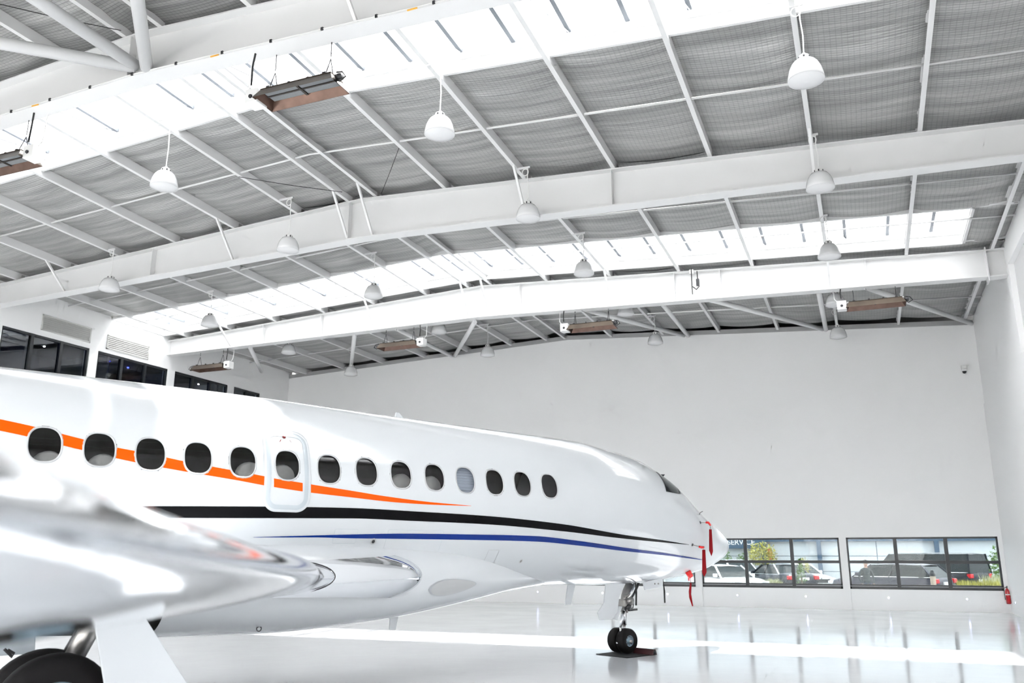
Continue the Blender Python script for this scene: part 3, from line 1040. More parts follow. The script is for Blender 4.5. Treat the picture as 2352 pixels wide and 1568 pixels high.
OU = [(-40, 954), (0, 962.5), (79, 980), (141, 996), (196, 1010), (265, 1027), (313, 1036), (381, 1050), (427, 1060), (486, 1071), (534, 1080), (610, 1094), (628, 1098), (696, 1109), (714, 1112), (800, 1125.5), (883, 1139), (987, 1152.5), (1082, 1161)]
OL = [(-40, 980), (0, 989), (65, 1003), (141, 1022), (195, 1035), (313, 1062), (427, 1083), (541, 1102), (610, 1115), (628, 1118), (696, 1128.5), (714, 1131), (800, 1141), (918, 1154), (1000, 1159), (1082, 1161.6)]


stripe('orange_stripe', 'orange', OU, OL, -40, 609, 420, jet, 0.0030, 16)
stripe('orange_stripe', 'orange', OU, OL, 629, 695, 60, jet, 0.0030, 14)
stripe('orange_stripe', 'orange', OU, OL, 714, 1082, 70, jet, 0.0030)
BU = [(300, 1162), (355, 1162), (620, 1163), (800, 1166), (952, 1174), (1124, 1185), (1297, 1204), (1434, 1228), (1521, 1240), (1582, 1250)]
BL = [(300, 1188), (444, 1189), (800, 1190), (952, 1196), (1124, 1204), (1297, 1220), (1434, 1236.5), (1521, 1245), (1582, 1250.6)]
stripe('black_stripe', 'black_paint', BU, BL, 300, 1582, 160, jet, 0.0030)
UU = [(582, 1233), (723, 1229), (800, 1227), (918, 1225), (1090, 1227), (1228, 1230.5), (1331, 1242), (1434, 1257), (1538, 1271), (1580, 1278), (1616, 1285)]
UL = [(582, 1233.6), (723, 1233.5), (800, 1235.5), (918, 1237), (1090, 1239.5), (1228, 1243), (1331, 1252.5), (1434, 1265), (1538, 1276), (1580, 1281.5), (1616, 1285.8)]
stripe('blue_stripe', 'blue_paint', UU, UL, 582, 1616, 130, jet, 0.0030)

# emergency exit ------------------------------------------------------


def rrect(hw, hh, r, n=12):
    pts = []
    for cx, cy, g0 in ((hw - r, hh - r, 0), (-hw + r, hh - r, 90), (-hw + r, -hh + r, 180), (hw - r, -hh + r, 270)):
        for k in range(n):
            g = math.radians(g0 + 90 * k / (n - 1))
            pts.append((cx + r * math.cos(g), cy + r * math.sin(g)))
    out = []
    for a, b in zip(pts, pts[1:] + pts[:1]):
        m = 10 if math.hypot(b[0] - a[0], b[1] - a[1]) > 0.1 else 1
        out += [(a[0] + (b[0] - a[0]) * k / m, a[1] + (b[1] - a[1]) * k / m) for k in range(m)]
    return out


dl, dr = hit(613, 1080), hit(709, 1085)
dt, db = hit(655, 994), hit(662, 1170)
dc = ((dl[0] + dr[0]) / 2, (dt[1] + db[1]) / 2)
dhw, dhh = (dr[0] - dl[0]) / 2, (dt[1] - db[1]) / 2


def ring_on_skin(name, m, c, hw, hh, r, wd, parent, d, d2=None):
    o_, i_ = rrect(hw, hh, r), rrect(hw - wd, hh - wd, max(0.01, r - wd))
    rows = [[skin(c[0] + p, c[1] + q, d - 0.001) for p, q in o_], [skin(c[0] + p * .97 + a * .03, c[1] + q * .97 + b * .03, d) for (p, q), (a, b) in zip(o_, i_)],
            [skin(c[0] + p, c[1] + q, d if d2 is None else d2) for p, q in i_]]
    return MB().grid(rows, closed=True).build(name, m, parent, smooth=True)


door = ring_on_skin('emergency_exit', 'jet_white', dc, dhw + 0.03, dhh + 0.03, 0.17, 0.035, jet, 0.0045)
ring_on_skin('door_seal', 'jet_grey', dc, dhw, dhh, 0.15, 0.055, door, 0.0055)
hs, hz = hit(652, 1004)
p = skin(hs, hz, 0.006)
nv = (skin(hs, hz, 0.1) - skin(hs, hz, 0.0)).normalized()
hb = MB().lathe([(0.001, 0.010), (0.014, 0.009), (0.021, 0.004), (0.023, 0.0)], 18).build('door_handle', 'handle_red', door, smooth=True)
hb.matrix_local = Matrix.Translation(p) @ nv.to_track_quat('Z', 'Y').to_matrix().to_4x4()
for px0, py0, px1, py1 in ((642, 1015, 645, 1010), (669, 1016, 665, 1011)):
    a, b = hit(px0, py0), hit(px1, py1)
    MB().bar(skin(*a, 0.006), skin(*b, 0.006), 0.008, 0.003).build('arrow_mark', 'handle_red', door)

# small skin details ----------------------------------------------------


def disc_on_skin(name, m, px, py, r, parent=jet, d=0.004, m2=None, rz=None):
    s, z = hit(px, py)
    rz = rz or r
    rows = []
    for f in (1.0, 0.7, 0.4, 0.02):
        rows.append([skin(s + r * f * math.cos(2 * PI * q / 28), z + rz * f * math.sin(2 * PI * q / 28), d) for q in range(28)])
    o = MB().grid(rows, closed=True).build(name, m, parent, smooth=True)
    if m2:
        rows = []
        for f in (0.55, 0.3, 0.02):
            rows.append([skin(s + r * f * math.cos(2 * PI * q / 24), z + rz * f * math.sin(2 * PI * q / 24), d + 0.002) for q in range(24)])
        MB().grid(rows, closed=True).build('port_hole', m2, o, smooth=True)
    return o


disc_on_skin('vent_port', 'panel_grey', 857, 1243, 0.042, m2='gear_dark')
disc_on_skin('vent_port', 'panel_grey', 1196, 1288, 0.034, m2='gear_metal')
for (x0, y0, x1, y1) in ((1107, 1262, 1131, 1316),):
    pa, pb = hit(x0, y0), hit(x1, y1)
    c = ((pa[0] + pb[0]) / 2, (pa[1] + pb[1]) / 2)
    ring_on_skin('access_panel', 'panel_grey', c, 0.10, abs(pa[1] - pb[1]) / 2, 0.02, 0.005, jet, 0.003)
for (x0, y0, x1, y1) in ((892, 1216, 970, 1328), (770, 1214, 815, 1248)):
    pa, pb = hit(x0, y0), hit(x1, y1)
    c = ((pa[0] + pb[0]) / 2, (pa[1] + pb[1]) / 2)
    ring_on_skin('access_panel', 'jet_grey', c, abs(pa[0] - pb[0]) / 2, abs(pa[1] - pb[1]) / 2, 0.02, 0.003, jet, 0.0025)

# cockpit glass: the side pane seen, its mirror image and the front panes


def quad_patch(name, m, px, parent, d=0.006, nn=8, mirror=False):
    c = [hit(*q) for q in px]
    g = []
    for i in range(nn + 1):
        u = i / nn
        r = []
        for k in range(nn + 1):
            v = k / nn
            s = (c[0][0] * (1 - u) + c[1][0] * u) * (1 - v) + (c[3][0] * (1 - u) + c[2][0] * u) * v
            z = (c[0][1] * (1 - u) + c[1][1] * u) * (1 - v) + (c[3][1] * (1 - u) + c[2][1] * u) * v
            p = skin(s, z, d)
            r.append(Vector((p.x, -p.y, p.z)) if mirror else p)
        g.append(r)
    return MB().grid(g, flip=mirror).build(name, m, parent, smooth=True)


SIDEW = [(1507, 1083), (1527, 1089), (1564, 1135), (1530, 1129)]
for mir in (False, True):
    cf = quad_patch('cockpit_window', 'frame_black', SIDEW, jet, 0.004, mirror=mir)
    quad_patch('pane', 'car_glass', [(1511, 1086), (1526, 1090.5), (1559, 1133.5), (1532, 1127.5)], cf, 0.007, mirror=mir)
for sgn in (-1, 1):
    g = []
    for i in range(9):
        z = 3.06 - 0.36 * i / 8
        r = []
        for k in range(9):
            f = 0.06 + 0.56 * k / 8
            # point on the skin at height z whose side offset is f of the local width, found along s
            lo, hi = 0.5, 2.4
            for _ in range(30):
                mid = (lo + hi) / 2
                W, T, B = fW(mid), fT(mid), fB(mid)
                q = (z - (T + B) / 2) / ((T - B) / 2)
                if q < 1 and W * math.sqrt(1 - q * q) > f * 0.62:
                    lo = mid
                else:
                    hi = mid
            r.append((lo + 0.006, sgn * f * 0.62, z + 0.004))
        g.append(r)
    MB().grid(g).build('windshield', 'car_glass', jet, smooth=True)

# aerials
s, z = pl(918, 958, 0.0)
MB().prism([(-0.10, -0.05), (0.10, -0.05), (0.06, 0.02), (-0.02, 0.09), (-0.07, 0.09)], -0.012, 0.012, 'Y').build('aerial', 'jet_white', jet).location = (s, 0, fT(s))
s, z = pl(1312, 1346, 0.0)
MB().prism([(-0.02, 0.06), (0.16, 0.06), (0.03, -0.33), (-0.10, -0.33)], -0.012, 0.012, 'Y').build('aerial', 'jet_white', jet).location = (s - 0.05, 0, fB(s))
s, z = pl(1370, 1342, 0.0)

# belly fairing ---------------------------------------------------------
fFB = pchip([-14, -11, -9.2, -8.4, -6.94, -5.7, -5.24, -4.74, -3.94, -3.07, -2.1, -1.5], [1.15, 0.86, 0.78, 0.752, 0.73, 0.79, 0.825, 0.885, 1.0, 1.125, 1.215, 1.30])
fFW = pchip([-14, -11, -9, -7, -5.5, -4.5, -3.5, -2.5, -1.5], [0.9, 1.34, 1.38, 1.36, 1.26, 1.12, 0.88, 0.55, 0.2])


def fair_pt(s, g, k=1.0):
    W, B = fFW(s) * k, fFB(s)
    zm = 1.42
    c, si = math.cos(g), math.sin(g)
    pw = 2 / 2.7
    hz = (zm - B) if si < 0 else 0.55
    return (s, -W * math.copysign(abs(c) ** pw, c), zm + hz * k * math.copysign(abs(si) ** pw, si))


def fairing(s0, s1, nm):
    st = list(np.arange(s0, s1, 0.12)) + [s1]
    rows = [[fair_pt(s, 2 * PI * k / 56) for k in range(56)] for s in st]
    return MB().grid(rows, closed=True).build(nm, 'jet_white', jet, smooth=True)


fairing(-8.55, -1.55, 'belly_fairing')
fairing(-14.0, -9.9, 'belly_fairing')
rows = [[fair_pt(s, 2 * PI * k / 56, 0.93) for k in range(56)] for s in (-10.0, -9.4, -9.0, -8.45)]
MB().grid(rows, closed=True).build('wheel_well', 'void_black', jet, smooth=True)  # inset shell, its black stands for shade inside the cavity


def fair_hit(px, py):
    off = 1.2
    for _ in range(30):
        s, z = pl(px, py, off)
        W, B = fFW(s), fFB(s)
        q = min(0.995, abs((z - 1.42) / (1.42 - B)))
        o2 = W * (1 - q ** 2.7) ** (1 / 2.7)
        off = 0.5 * off + 0.5 * max(o2, nsurf(s, max(z, fB(s) + 0.03)))
    return s, z


def belly(s, z, d=0.0):
    W, B = fFW(s), fFB(s)
    q = min(0.98, abs((z - 1.42) / (1.42 - B))) if z < 1.42 else 0.0
    n1 = W * (1 - q ** 2.7) ** (1 / 2.7)
    n2 = nsurf(s, z) if z > fB(s) + 0.02 else 0
    return Vector((s, -(max(n1, n2) + d), z))


c0 = fair_hit(1042, 1347)
pe0, pe1 = fair_hit(988, 1350), fair_hit(1096, 1336)
ax = ((pe1[0] - pe0[0]) / 2, (pe1[1] - pe0[1]) / 2)
for sc_, m_, d_, nm in ((1.0, 'line_grey', 0.010, 'landing_light'), (0.93, 'panel_grey', 0.016, 'lens')):
    rows = []
    for f in (1.0, 0.7, 0.4, 0.02):
        row = []
        for q in range(36):
            g = 2 * PI * q / 36
            u, v = math.cos(g) * f * sc_, math.sin(g) * f * sc_ * (1 + 0.35 * -math.cos(g))
            row.append(belly(c0[0] + ax[0] * u, c0[1] + ax[1] * u + 0.105 * v, d_))
        rows.append(row)
    o = MB().grid(rows, closed=True).build(nm, m_, jet if nm == 'landing_light' else o, smooth=True)
p = fair_hit(591, 1443)
MB().lathe([(0.030, 0.0), (0.034, -0.02), (0.022, -0.02)], 18, axis='Y').build('drain_port', 'gear_dark', jet).location = belly(p[0], p[1], 0.03)
s, z = pl(903, 1412, 0.3)
MB().prism([(-0.05, 0.06), (0.10, 0.06), (0.04, -0.20), (-0.06, -0.20)], -0.012, 0.012, 'Y').build('drain_mast', 'jet_white', jet).location = (s, -0.3, fFB(s) + 0.03)

# wing --------------------------------------------------------------------
WN = [1.2, 2.2, 3.5, 5.0, 6.5, 8.0, 9.2, 10.2, 11.0, 11.7]
WS = [-6.391, -7.087, -7.834, -8.603, -9.378, -10.199, -10.875, -11.431, -11.89, -12.28]
WZ = [1.44, 1.464, 1.504, 1.555, 1.605, 1.636, 1.672, 1.705, 1.745, 1.77]
WT = [0.50, 0.46, 0.42, 0.38, 0.34, 0.30, 0.27, 0.25, 0.232, 0.20]
WC = [5.2, 4.6, 3.9, 3.5, 3.2, 2.9, 2.6, 2.4, 2.24, 2.1]
fws, fwz, fwt, fwc = pchip(WN, WS), pchip(WN, WZ), pchip(WN, WT), pchip(WN, WC)


def foil_h(x):
    return 5 * (0.2969 * math.sqrt(x) - 0.126 * x - 0.3516 * x**2 + 0.2843 * x**3 - 0.1036 * x**4)


def wing_part(name, m, xs, n0, n1, step=0.14):
    rows = []
    for nn in list(np.arange(n0, n1, step)) + [n1]:
        S, Z, T, Cc = fws(nn), fwz(nn), fwt(nn), fwc(nn)
        rows.append([(S - Cc * abs(x), -nn, Z + math.copysign(1, x) * foil_h(abs(x)) * T) for x in xs])
    mb = MB().grid(rows)
    k = len(xs)
    o = len(rows)
    mb.f.append(tuple(range(k)))
    mb.f.append(tuple((o - 1) * k + i for i in range(k - 1, -1, -1)))
    return mb.build(name, m, jet, smooth=True)


lead = [0.10, 0.075, 0.055, 0.038, 0.024, 0.014, 0.007, 0.0025, 0.0006, 1e-9]
XS = lead + [-v for v in lead[-2::-1]]
wing_part('leading_edge_slat', 'polished', XS, 1.58, 11.7)
back = [0.99, 0.9, 0.75, 0.6, 0.45, 0.33, 0.24, 0.17, 0.13, 0.10]
wing_part('wing', 'jet_white', back[:-1] + [0.098], 1.05, 11.7, 0.3)
wing_part('wing', 'jet_white', [-0.098] + [-v for v in back[-2::-1]], 1.05, 11.7, 0.3)
seam = []
for nn, e in ((1.565, 0.0), (1.565, 0.012), (1.585, 0.012), (1.585, 0.0)):
    S, Z, T, Cc = fws(nn), fwz(nn), fwt(nn), fwc(nn)
    seam.append([(S + e - Cc * abs(x), -nn, Z + math.copysign(1, x) * (foil_h(abs(x)) * T + e * min(1, abs(x) * 60))) for x in XS])
MB().grid(seam).build('slat_seam', 'gear_dark', jet, smooth=False)
gn = pchip([1.0, 1.25, 1.40, 1.50, 1.56, 1.60], [-4.95, -5.2, -5.48, -5.9, -6.4, -7.0])
rows = []
for nn in list(np.arange(1.0, 1.59, 0.03)) + [1.60]:
    k = (nn - 1.0) / 0.6
    T = 0.70 - 0.18 * k ** 3
    rows.append([(gn(nn) - 4.6 * abs(x), -nn, 1.43 + math.copysign(1, x) * foil_h(abs(x)) * T) for x in XS])
MB().grid(rows).build('wing_root_fillet', 'polished', jet, smooth=True)

# ---------------------------------------------------------------- landing gear


def loc(s, n, z):
    return Vector((s, -n, z))


def P(px, py, off):
    s, z = pl(px, py, off)
    return loc(s, off, z)


def plate(name, m, pts, th, parent):
    """flat polygon (local points on an upright fore-and-aft plane) given a thickness"""
    n = len(pts)
    a = [p + Vector((0, -th / 2, 0)) for p in pts]
    b = [p + Vector((0, th / 2, 0)) for p in pts]
    fs = [tuple(range(n)), tuple(range(2 * n - 1, n - 1, -1))] + [(k, k + n, (k + 1) % n + n, (k + 1) % n) for k in range(n)]
    return MB().add(a + b, fs).build(name, m, parent, bevel=0.008)


def wheel(name, c, R, wd, parent, hub=0.5):
    t = [(R * hub, -wd * 0.42), (R * 0.72, -wd * 0.5), (R * 0.90, -wd * 0.46), (R * 0.985, -wd * 0.30), (R, -wd * 0.12), (R, wd * 0.12), (R * 0.985, wd * 0.30), (R * 0.90, wd * 0.46), (R * 0.72, wd * 0.5), (R * hub, wd * 0.42)]
    o = MB().lathe(t, 40, axis='Y').build(name, 'rubber', parent, smooth=True)
    o.location = c
    h = [(0.001, -wd * 0.36), (R * 0.16, -wd * 0.40), (R * 0.2, -wd * 0.33), (R * 0.42, -wd * 0.28), (R * hub * 1.02, -wd * 0.43), (R * hub * 1.02, wd * 0.43), (R * 0.42, wd * 0.28), (R * 0.2, wd * 0.33), (0.001, wd * 0.36)]
    hb = MB().lathe(h, 32, axis='Y').build('hub', 'hub_blue', o, smooth=True)
    for k in range(8):
        g = 2 * PI * k / 8
        MB().lathe([(0.001, 0.01), (R * 0.035, 0.008), (R * 0.035, -0.01)], 8, (R * 0.34 * math.cos(g), -wd * 0.32, R * 0.34 * math.sin(g)), 'Y').build('wheel_bolt', 'gear_metal', o)
    return o


ng = MB().tube([loc(-0.02, 0, 0.22), loc(0.0, 0, 0.50)], 0.033, 16).build('nose_gear', 'chrome', jet, smooth=True)
MB().tube([loc(0.0, 0, 0.48), loc(0.01, 0, 0.74)], 0.048, 16).build('strut_cylinder', 'gear_metal', ng, smooth=True)
MB().tube([loc(0.01, 0, 0.70), loc(0.07, 0, 0.98), loc(0.19, 0, 1.28)], [0.075, 0.085, 0.065], 16).build('upper_strut', 'gear_metal', ng, smooth=True)
MB().tube([loc(-0.02, -0.2, 0.215), loc(-0.02, 0.2, 0.215)], 0.03, 12).build('axle', 'gear_metal', ng, smooth=True)
MB().bar(loc(-0.02, 0.0, 0.40), loc(-0.22, 0.06, 0.26), 0.06, 0.05).bar(loc(-0.22, 0.06, 0.26), loc(-0.24, 0.06, 0.18), 0.05, 0.04).build('wheel_fork', 'aluminium', ng, bevel=0.01)
MB().bar(loc(0.02, 0.05, 0.39), loc(0.12, 0.06, 0.40), 0.035, 0.035).build('tow_lug', 'gear_dark', ng, bevel=0.006)
MB().tube([loc(-0.05, 0.05, 0.72), loc(-0.13, 0.07, 0.60), loc(-0.17, 0.07, 0.45)], [0.035, 0.03, 0.02], 10).build('torque_link', 'aluminium', ng, smooth=True)
MB().tube([loc(-0.17, 0.07, 0.46), loc(-0.16, 0.07, 0.36), loc(-0.09, 0.06, 0.32)], 0.018, 8).build('lower_link', 'cable_white', ng, smooth=True)
MB().tube([loc(0.06, 0.03, 0.86), loc(0.26, 0.03, 1.05), loc(0.42, 0.03, 1.27)], 0.04, 12).build('drag_brace', 'gear_dark', ng, smooth=True)
MB().tube([loc(0.02, 0.10, 0.92), loc(0.16, 0.10, 1.10), loc(0.28, 0.10, 1.27)], 0.03, 12).build('actuator', 'chrome', ng, smooth=True)
MB().box(-0.10, 0.10, -0.12, 0.10, 0.80, 0.93).build('steering_block', 'gear_metal', ng, bevel=0.02)
MB().lathe([(0.001, 0.07), (0.06, 0.07), (0.07, 0.05), (0.07, -0.05), (0.001, -0.07)], 16, loc(0.05, 0.11, 0.90), 'Y').build('steering_motor', 'gear_metal', ng, smooth=True)
MB().tube([loc(-0.04, 0.06, 0.50), loc(-0.03, 0.06, 0.80)], 0.022, 10).build('shimmy_damper', 'chrome', ng, smooth=True)
MB().tube([loc(0.05, -0.06, 0.50), loc(0.07, -0.06, 0.85)], 0.014, 8).build('brake_line', 'gear_metal', ng, smooth=True)
MB().lathe([(0.001, 0.05), (0.045, 0.045), (0.05, 0.0), (0.045, -0.045), (0.001, -0.05)], 14, loc(0.02, 0.10, 0.80), 'X').build('taxi_light', 'gear_dark', ng, smooth=True)
MB().bar(loc(-0.06, 0.09, 0.98), loc(0.12, 0.1, 1.02), 0.05, 0.04).build('door_linkage', 'gear_metal', ng, bevel=0.008)
MB().bar(loc(0.06, 0.07, 0.735), loc(0.27, 0.08, 0.745), 0.04, 0.035).build('towing_arm', 'gear_dark', ng, bevel=0.006)
MB().tube([loc(0.02, 0.13, 0.95), loc(0.12, 0.15, 0.90), loc(0.10, 0.14, 0.78), loc(0.02, 0.1, 0.76)], 0.010, 6).build('hydraulic_hose', 'cable_black', ng, smooth=True)
for n_ in (0.10, -0.11):
    wheel('nose_wheel', loc(-0.045, n_, 0.225), 0.213, 0.185, ng, 0.45)
plate('nose_gear_door', 'jet_white', [P(1391, 1340, 0.38), P(1436, 1340, 0.38), P(1421, 1372, 0.38), P(1417, 1406, 0.38), P(1404, 1422, 0.38), P(1377, 1423, 0.38), P(1372, 1406, 0.38), P(1387, 1384, 0.38)], 0.03, jet)
plate('nose_gear_door', 'jet_white', [P(1404, 1421, 0.2), P(1417, 1408, 0.2), P(1420, 1391, 0.2), P(1429, 1392, 0.2), P(1417, 1424, 0.2)], 0.03, jet)
fd = plate('nose_gear_door', 'jet_white', [P(1477, 1336, 0.36), P(1521, 1326, 0.36), P(1521, 1347, 0.36), P(1481, 1355, 0.36)], 0.04, jet)
for px in (1502, 1510):
    MB().lathe([(0.001, -0.03), (0.014, -0.03), (0.014, 0.0)], 10, P(px, 1340, 0.36), 'Y').build('latch', 'gear_metal', fd)
MB().tube([P(1460, 1338, 0.2), P(1461.5, 1360, 0.2), P(1461, 1390, 0.2)], 0.016, 8).build('hanging_strap', 'cable_black', jet)
MB().tube([P(1523, 1330, 0.3), P(1526, 1358, 0.3), P(1527, 1384, 0.3)], [0.004, 0.016, 0.014], 8).build('hanging_strap', 'cable_black', jet)

mg = MB().tube([P(168, 1512, 2.75), P(202, 1452, 2.75), P(222, 1412, 2.75)], 0.085, 18).build('main_gear', 'gear_metal', jet, smooth=True)
MB().tube([P(150, 1512, 2.6), P(185, 1452, 2.6), P(200, 1422, 2.6)], 0.05, 14).build('side_brace', 'gear_dark', mg, smooth=True)
ws, wz = pl(118, 1600, 2.95)
WR = 0.455
for n_ in (3.05, 2.62):
    wheel('main_wheel', loc(ws, n_, WR + 0.01), WR, 0.27, mg, 0.52)
MB().tube([loc(ws, 2.5, WR), loc(ws, 3.1, WR)], 0.06, 12).build('axle', 'gear_metal', mg, smooth=True)
MB().tube([loc(ws, 2.83, WR), P(168, 1512, 2.75)], 0.09, 14).build('trailing_arm', 'gear_metal', mg, smooth=True)
plate('main_gear_door', 'jet_white', [P(216, 1432, 3.35), P(332, 1416, 3.35), P(430, 1570, 3.35), P(470, 1630, 3.35), P(255, 1640, 3.35), P(238, 1568, 3.35)], 0.03, jet)
plate('inner_gear_door', 'jet_grey', [P(-60, 1440, 2.2), P(82, 1440, 2.2), P(80, 1500, 2.2), P(-60, 1510, 2.2)], 0.03, jet)
MB().tube([P(10, 1490, 2.4), P(28, 1508, 2.4), P(32, 1500, 2.4), P(18, 1492, 2.4)], 0.014, 6).build('tie_down_ring', 'gear_dark', jet)

# ---------------------------------------------------------------- covers with red flags


def jw(v):
    """jet-local point -> world"""
    q = JG + JH * v.x + (-JN) * v.y
    return Vector((q[0], q[1], v.z))


def flag_strip(name, poly, off, parent, th=0.006):
    return plate(name, 'red_fabric', [P(x, y, off) for x, y in poly], th, parent)


probe_lab = ['red pitot cover with pointed ribbon on the upper nose probe', 'red pitot cover with long pointed ribbon on the lower nose probe']
for k, (base, tip, fl, ring) in enumerate((((1608, 1199.5), (1625, 1199.5), [(1628.7, 1215), (1634.6, 1215), (1637.6, 1266), (1634.2, 1277), (1628.8, 1264)], (1631.5, 1207)),
                                          ((1590, 1250.5), (1609, 1256), [(1613, 1262), (1620, 1262), (1622.8, 1314), (1617.8, 1324), (1612.8, 1316)], (1616, 1258)))):
    bs, bz = hit(*base)
    bp = skin(bs, bz, 0.0)
    off = -bp.y + 0.14
    pr_ = MB().lathe([(0.001, 0.012), (0.022, 0.012), (0.026, 0.0)], 10).build('probe', 'gear_dark', jet)
    pr_.matrix_local = Matrix.Translation(skin(bs, bz, 0.003)) @ (skin(bs, bz, 0.1) - bp).normalized().to_track_quat('Z', 'Y').to_matrix().to_4x4()
    te = P(tip[0], tip[1], off)
    MB().tube([skin(bs, bz, 0.004), te], 0.007, 8).build('probe_tube', 'gear_metal', jet)
    th_ = tag(empty('pitot_cover', tuple(JG), TH), probe_lab[k], 'cover', 'red-flagged covers on the jet')
    rr = P(ring[0], ring[1], off)
    d = (te - skin(bs, bz, 0.0)).normalized()
    MB().tube([te - d * 0.03, te + d * 0.02, rr + Vector((0, 0, 0.012)), rr], [0.02, 0.022, 0.02, 0.014], 10).build('sleeve', 'red_cap', th_, smooth=True)
    a, b = P(fl[0][0] + 2, fl[0][1] + 2, off), P(fl[1][0] - 2, fl[1][1] + 2, off)
    MB().tube([rr, a], 0.003, 6).tube([rr, b], 0.003, 6).build('cord', 'gear_metal', th_)
    flag_strip('ribbon', fl, off, th_)
MB().tube([P(1605, 1185, 0.72), P(1608, 1177, 0.78), P(1614, 1174, 0.8)], 0.006, 6).build('wiper_arm', 'gear_dark', jet)

o3 = 0.42
t3 = tag(empty('probe_cap', tuple(JG), TH), 'bright red probe cap with crooked ribbon under the jet chin', 'cover', 'red-flagged covers on the jet')
a, b = P(1579, 1310.5, o3), P(1586, 1323, o3)
MB().tube([a, b], 0.055, 14).build('cap', 'red_cap', t3, smooth=True)
MB().tube([b, P(1587, 1340, o3)], 0.004, 6).build('cord', 'red_fabric', t3)
flag_strip('ribbon', [(1585, 1338), (1588.5, 1338), (1587.5, 1364), (1592, 1391), (1590, 1392.5), (1583, 1372), (1582, 1358)], o3, t3)
MB().tube([P(1574, 1302, 0.36), a], 0.012, 8).build('probe', 'gear_metal', jet)

# ---------------------------------------------------------------- mat and chock under the nose wheel
fp = [Vector(at(x, y, 2, 0.0)) for x, y in ((1369, 1502.5), (1440, 1511.5), (1507, 1503.5), (1432, 1495.5))]
ctr = sum(fp, Vector()) / 4
mtv = [(p.x - ctr.x, p.y - ctr.y, z) for z in (0.0, 0.012) for p in fp]
mm = MB().add(mtv, [(0, 3, 2, 1), (4, 5, 6, 7), (0, 1, 5, 4), (1, 2, 6, 5), (2, 3, 7, 6), (3, 0, 4, 7)]).build('drip_mat', 'mat_black')
mm.location = ctr
tag(mm, 'black drip mat lying on the floor under the nose wheels', 'mat')
ca, cb = Vector(at(1459, 1498, 2, 0.02)), Vector(at(1504, 1503, 2, 0.02))
ch = tag(empty('wheel_chock', tuple((ca + cb) / 2), math.atan2(cb.y - ca.y, cb.x - ca.x)), 'dark red wheel chock lying against the nose wheel', 'chock')
L = (cb - ca).length
MB().prism([(-0.07, -0.008), (0.07, -0.008), (0.035, 0.085), (-0.035, 0.085)], -L / 2, L / 2, 'X').build('block', 'chock_red', ch, bevel=0.012)
MB().lathe([(0.001, 0.012), (0.035, 0.012), (0.04, 0)], 14, (L / 2, 0, 0.035), 'X').build('end_cap', 'mat_black', ch)

# ---------------------------------------------------------------- high-bay lamps


def make_lamp():
    r = empty('pendant_lamp')
    MB().lathe([(0.105, 0.32), (0.155, 0.305), (0.20, 0.245), (0.235, 0.16), (0.255, 0.07), (0.262, 0.0), (0.256, 0.0), (0.249, 0.07), (0.229, 0.16), (0.195, 0.238), (0.15, 0.296), (0.1, 0.31)], 36).build('shade', 'lamp_acrylic', r, smooth=True)
    MB().lathe([(0.001, -0.045), (0.10, -0.040), (0.19, -0.025), (0.258, 0.004)], 36).build('lens', 'lamp_acrylic', r, smooth=True)
    MB().lathe([(0.001, 0.40), (0.075, 0.40), (0.085, 0.385), (0.085, 0.325), (0.11, 0.32), (0.001, 0.315)], 24).build('gear_housing', 'box_white', r, smooth=False)
    for k in range(6):
        g = 2 * PI * k / 6
        box('cooling_slot', 'gear_dark', -0.012, 0.012, 0.082, 0.090, 0.335, 0.375, r).rotation_euler = (0, 0, g)
    MB().lathe([(0.001, 0.06), (0.03, 0.07), (0.045, 0.12), (0.035, 0.2), (0.02, 0.3), (0.001, 0.3)], 14).build('bulb', 'box_white', r, smooth=True)
    MB().tube([(0, 0, 0.39), (0.03, 0, 0.43), (0.0, 0, 0.47), (-0.03, 0, 0.43), (0, 0, 0.39)], 0.008, 8).build('hook', 'cable_white', r)
    return r


COLX = [None, -6.12, -12.15, -18.2]
LPX = [[(1850, 165), (1010, 292), (378, 415), None], [(1883, 418), (1213, 489), (662, 563), (252, 655)], [(1904, 578), (1341, 618), (858, 671), (482, 738)],
       [(1918, 690), (1437, 713), (1008, 755), (663, 803)], [(1925, 765), (1505, 780), (1120, 808), (806, 853)]]
COLN = ['nearest the blank side wall', 'second from the blank side wall', 'third from the blank side wall', 'nearest the office-window wall']
ROWN = ['fifth', 'fourth', 'third', 'second', 'first']
proto = make_lamp()
used = False
lamps = []
for ri, row in enumerate(LPX):
    for ci, q in enumerate(row):
        if not q:
            continue
        p = at(q[0], q[1], 2, 8.57) if ci == 0 else at(q[0], q[1], 0, COLX[ci] * (1.04 if ri == 3 else 1.0))
        lamps.append((ri, ci, p, copy_tree(proto) if used else proto))
        used = True
for ri, ci, p, lp in lamps:
    if True:
        lp.location = (p[0], p[1], p[2] - 0.14)
        top = ztop(p[0], p[1]) - (p[2] - 0.14)
        crd = MB().tube([(0, 0, 0.46), (0.012, 0, 0.46 + (top - .46) * .35), (-0.008, 0, 0.46 + (top - 0.46) * 0.7), (0, 0, top + 0.02)], 0.011, 6).build('cord', 'cable_white', lp)
        crd.name = 'cord'
        MB().tube([(0.07 * math.cos(g) - 0.06, 0, top - 0.10 + 0.08 * math.sin(g)) for g in np.linspace(0, 2 * PI, 13)], 0.010, 6).build('cord_coil', 'cable_white', lp)
        xp = min(PURLIN_X, key=lambda v: abs(v - p[0])) - p[0]
        box('purlin_clip', 'steel_white', min(-0.05, xp - .08), max(0.05, xp), -0.012, 0.012, top - 0.012, top + 0.03, lp)
        tag(lp, 'white dome pendant lamp, %s row from the gable wall, %s' % (ROWN[ri], COLN[ci]), 'lamp', 'high-bay pendant lamps')

# ---------------------------------------------------------------- gas heaters


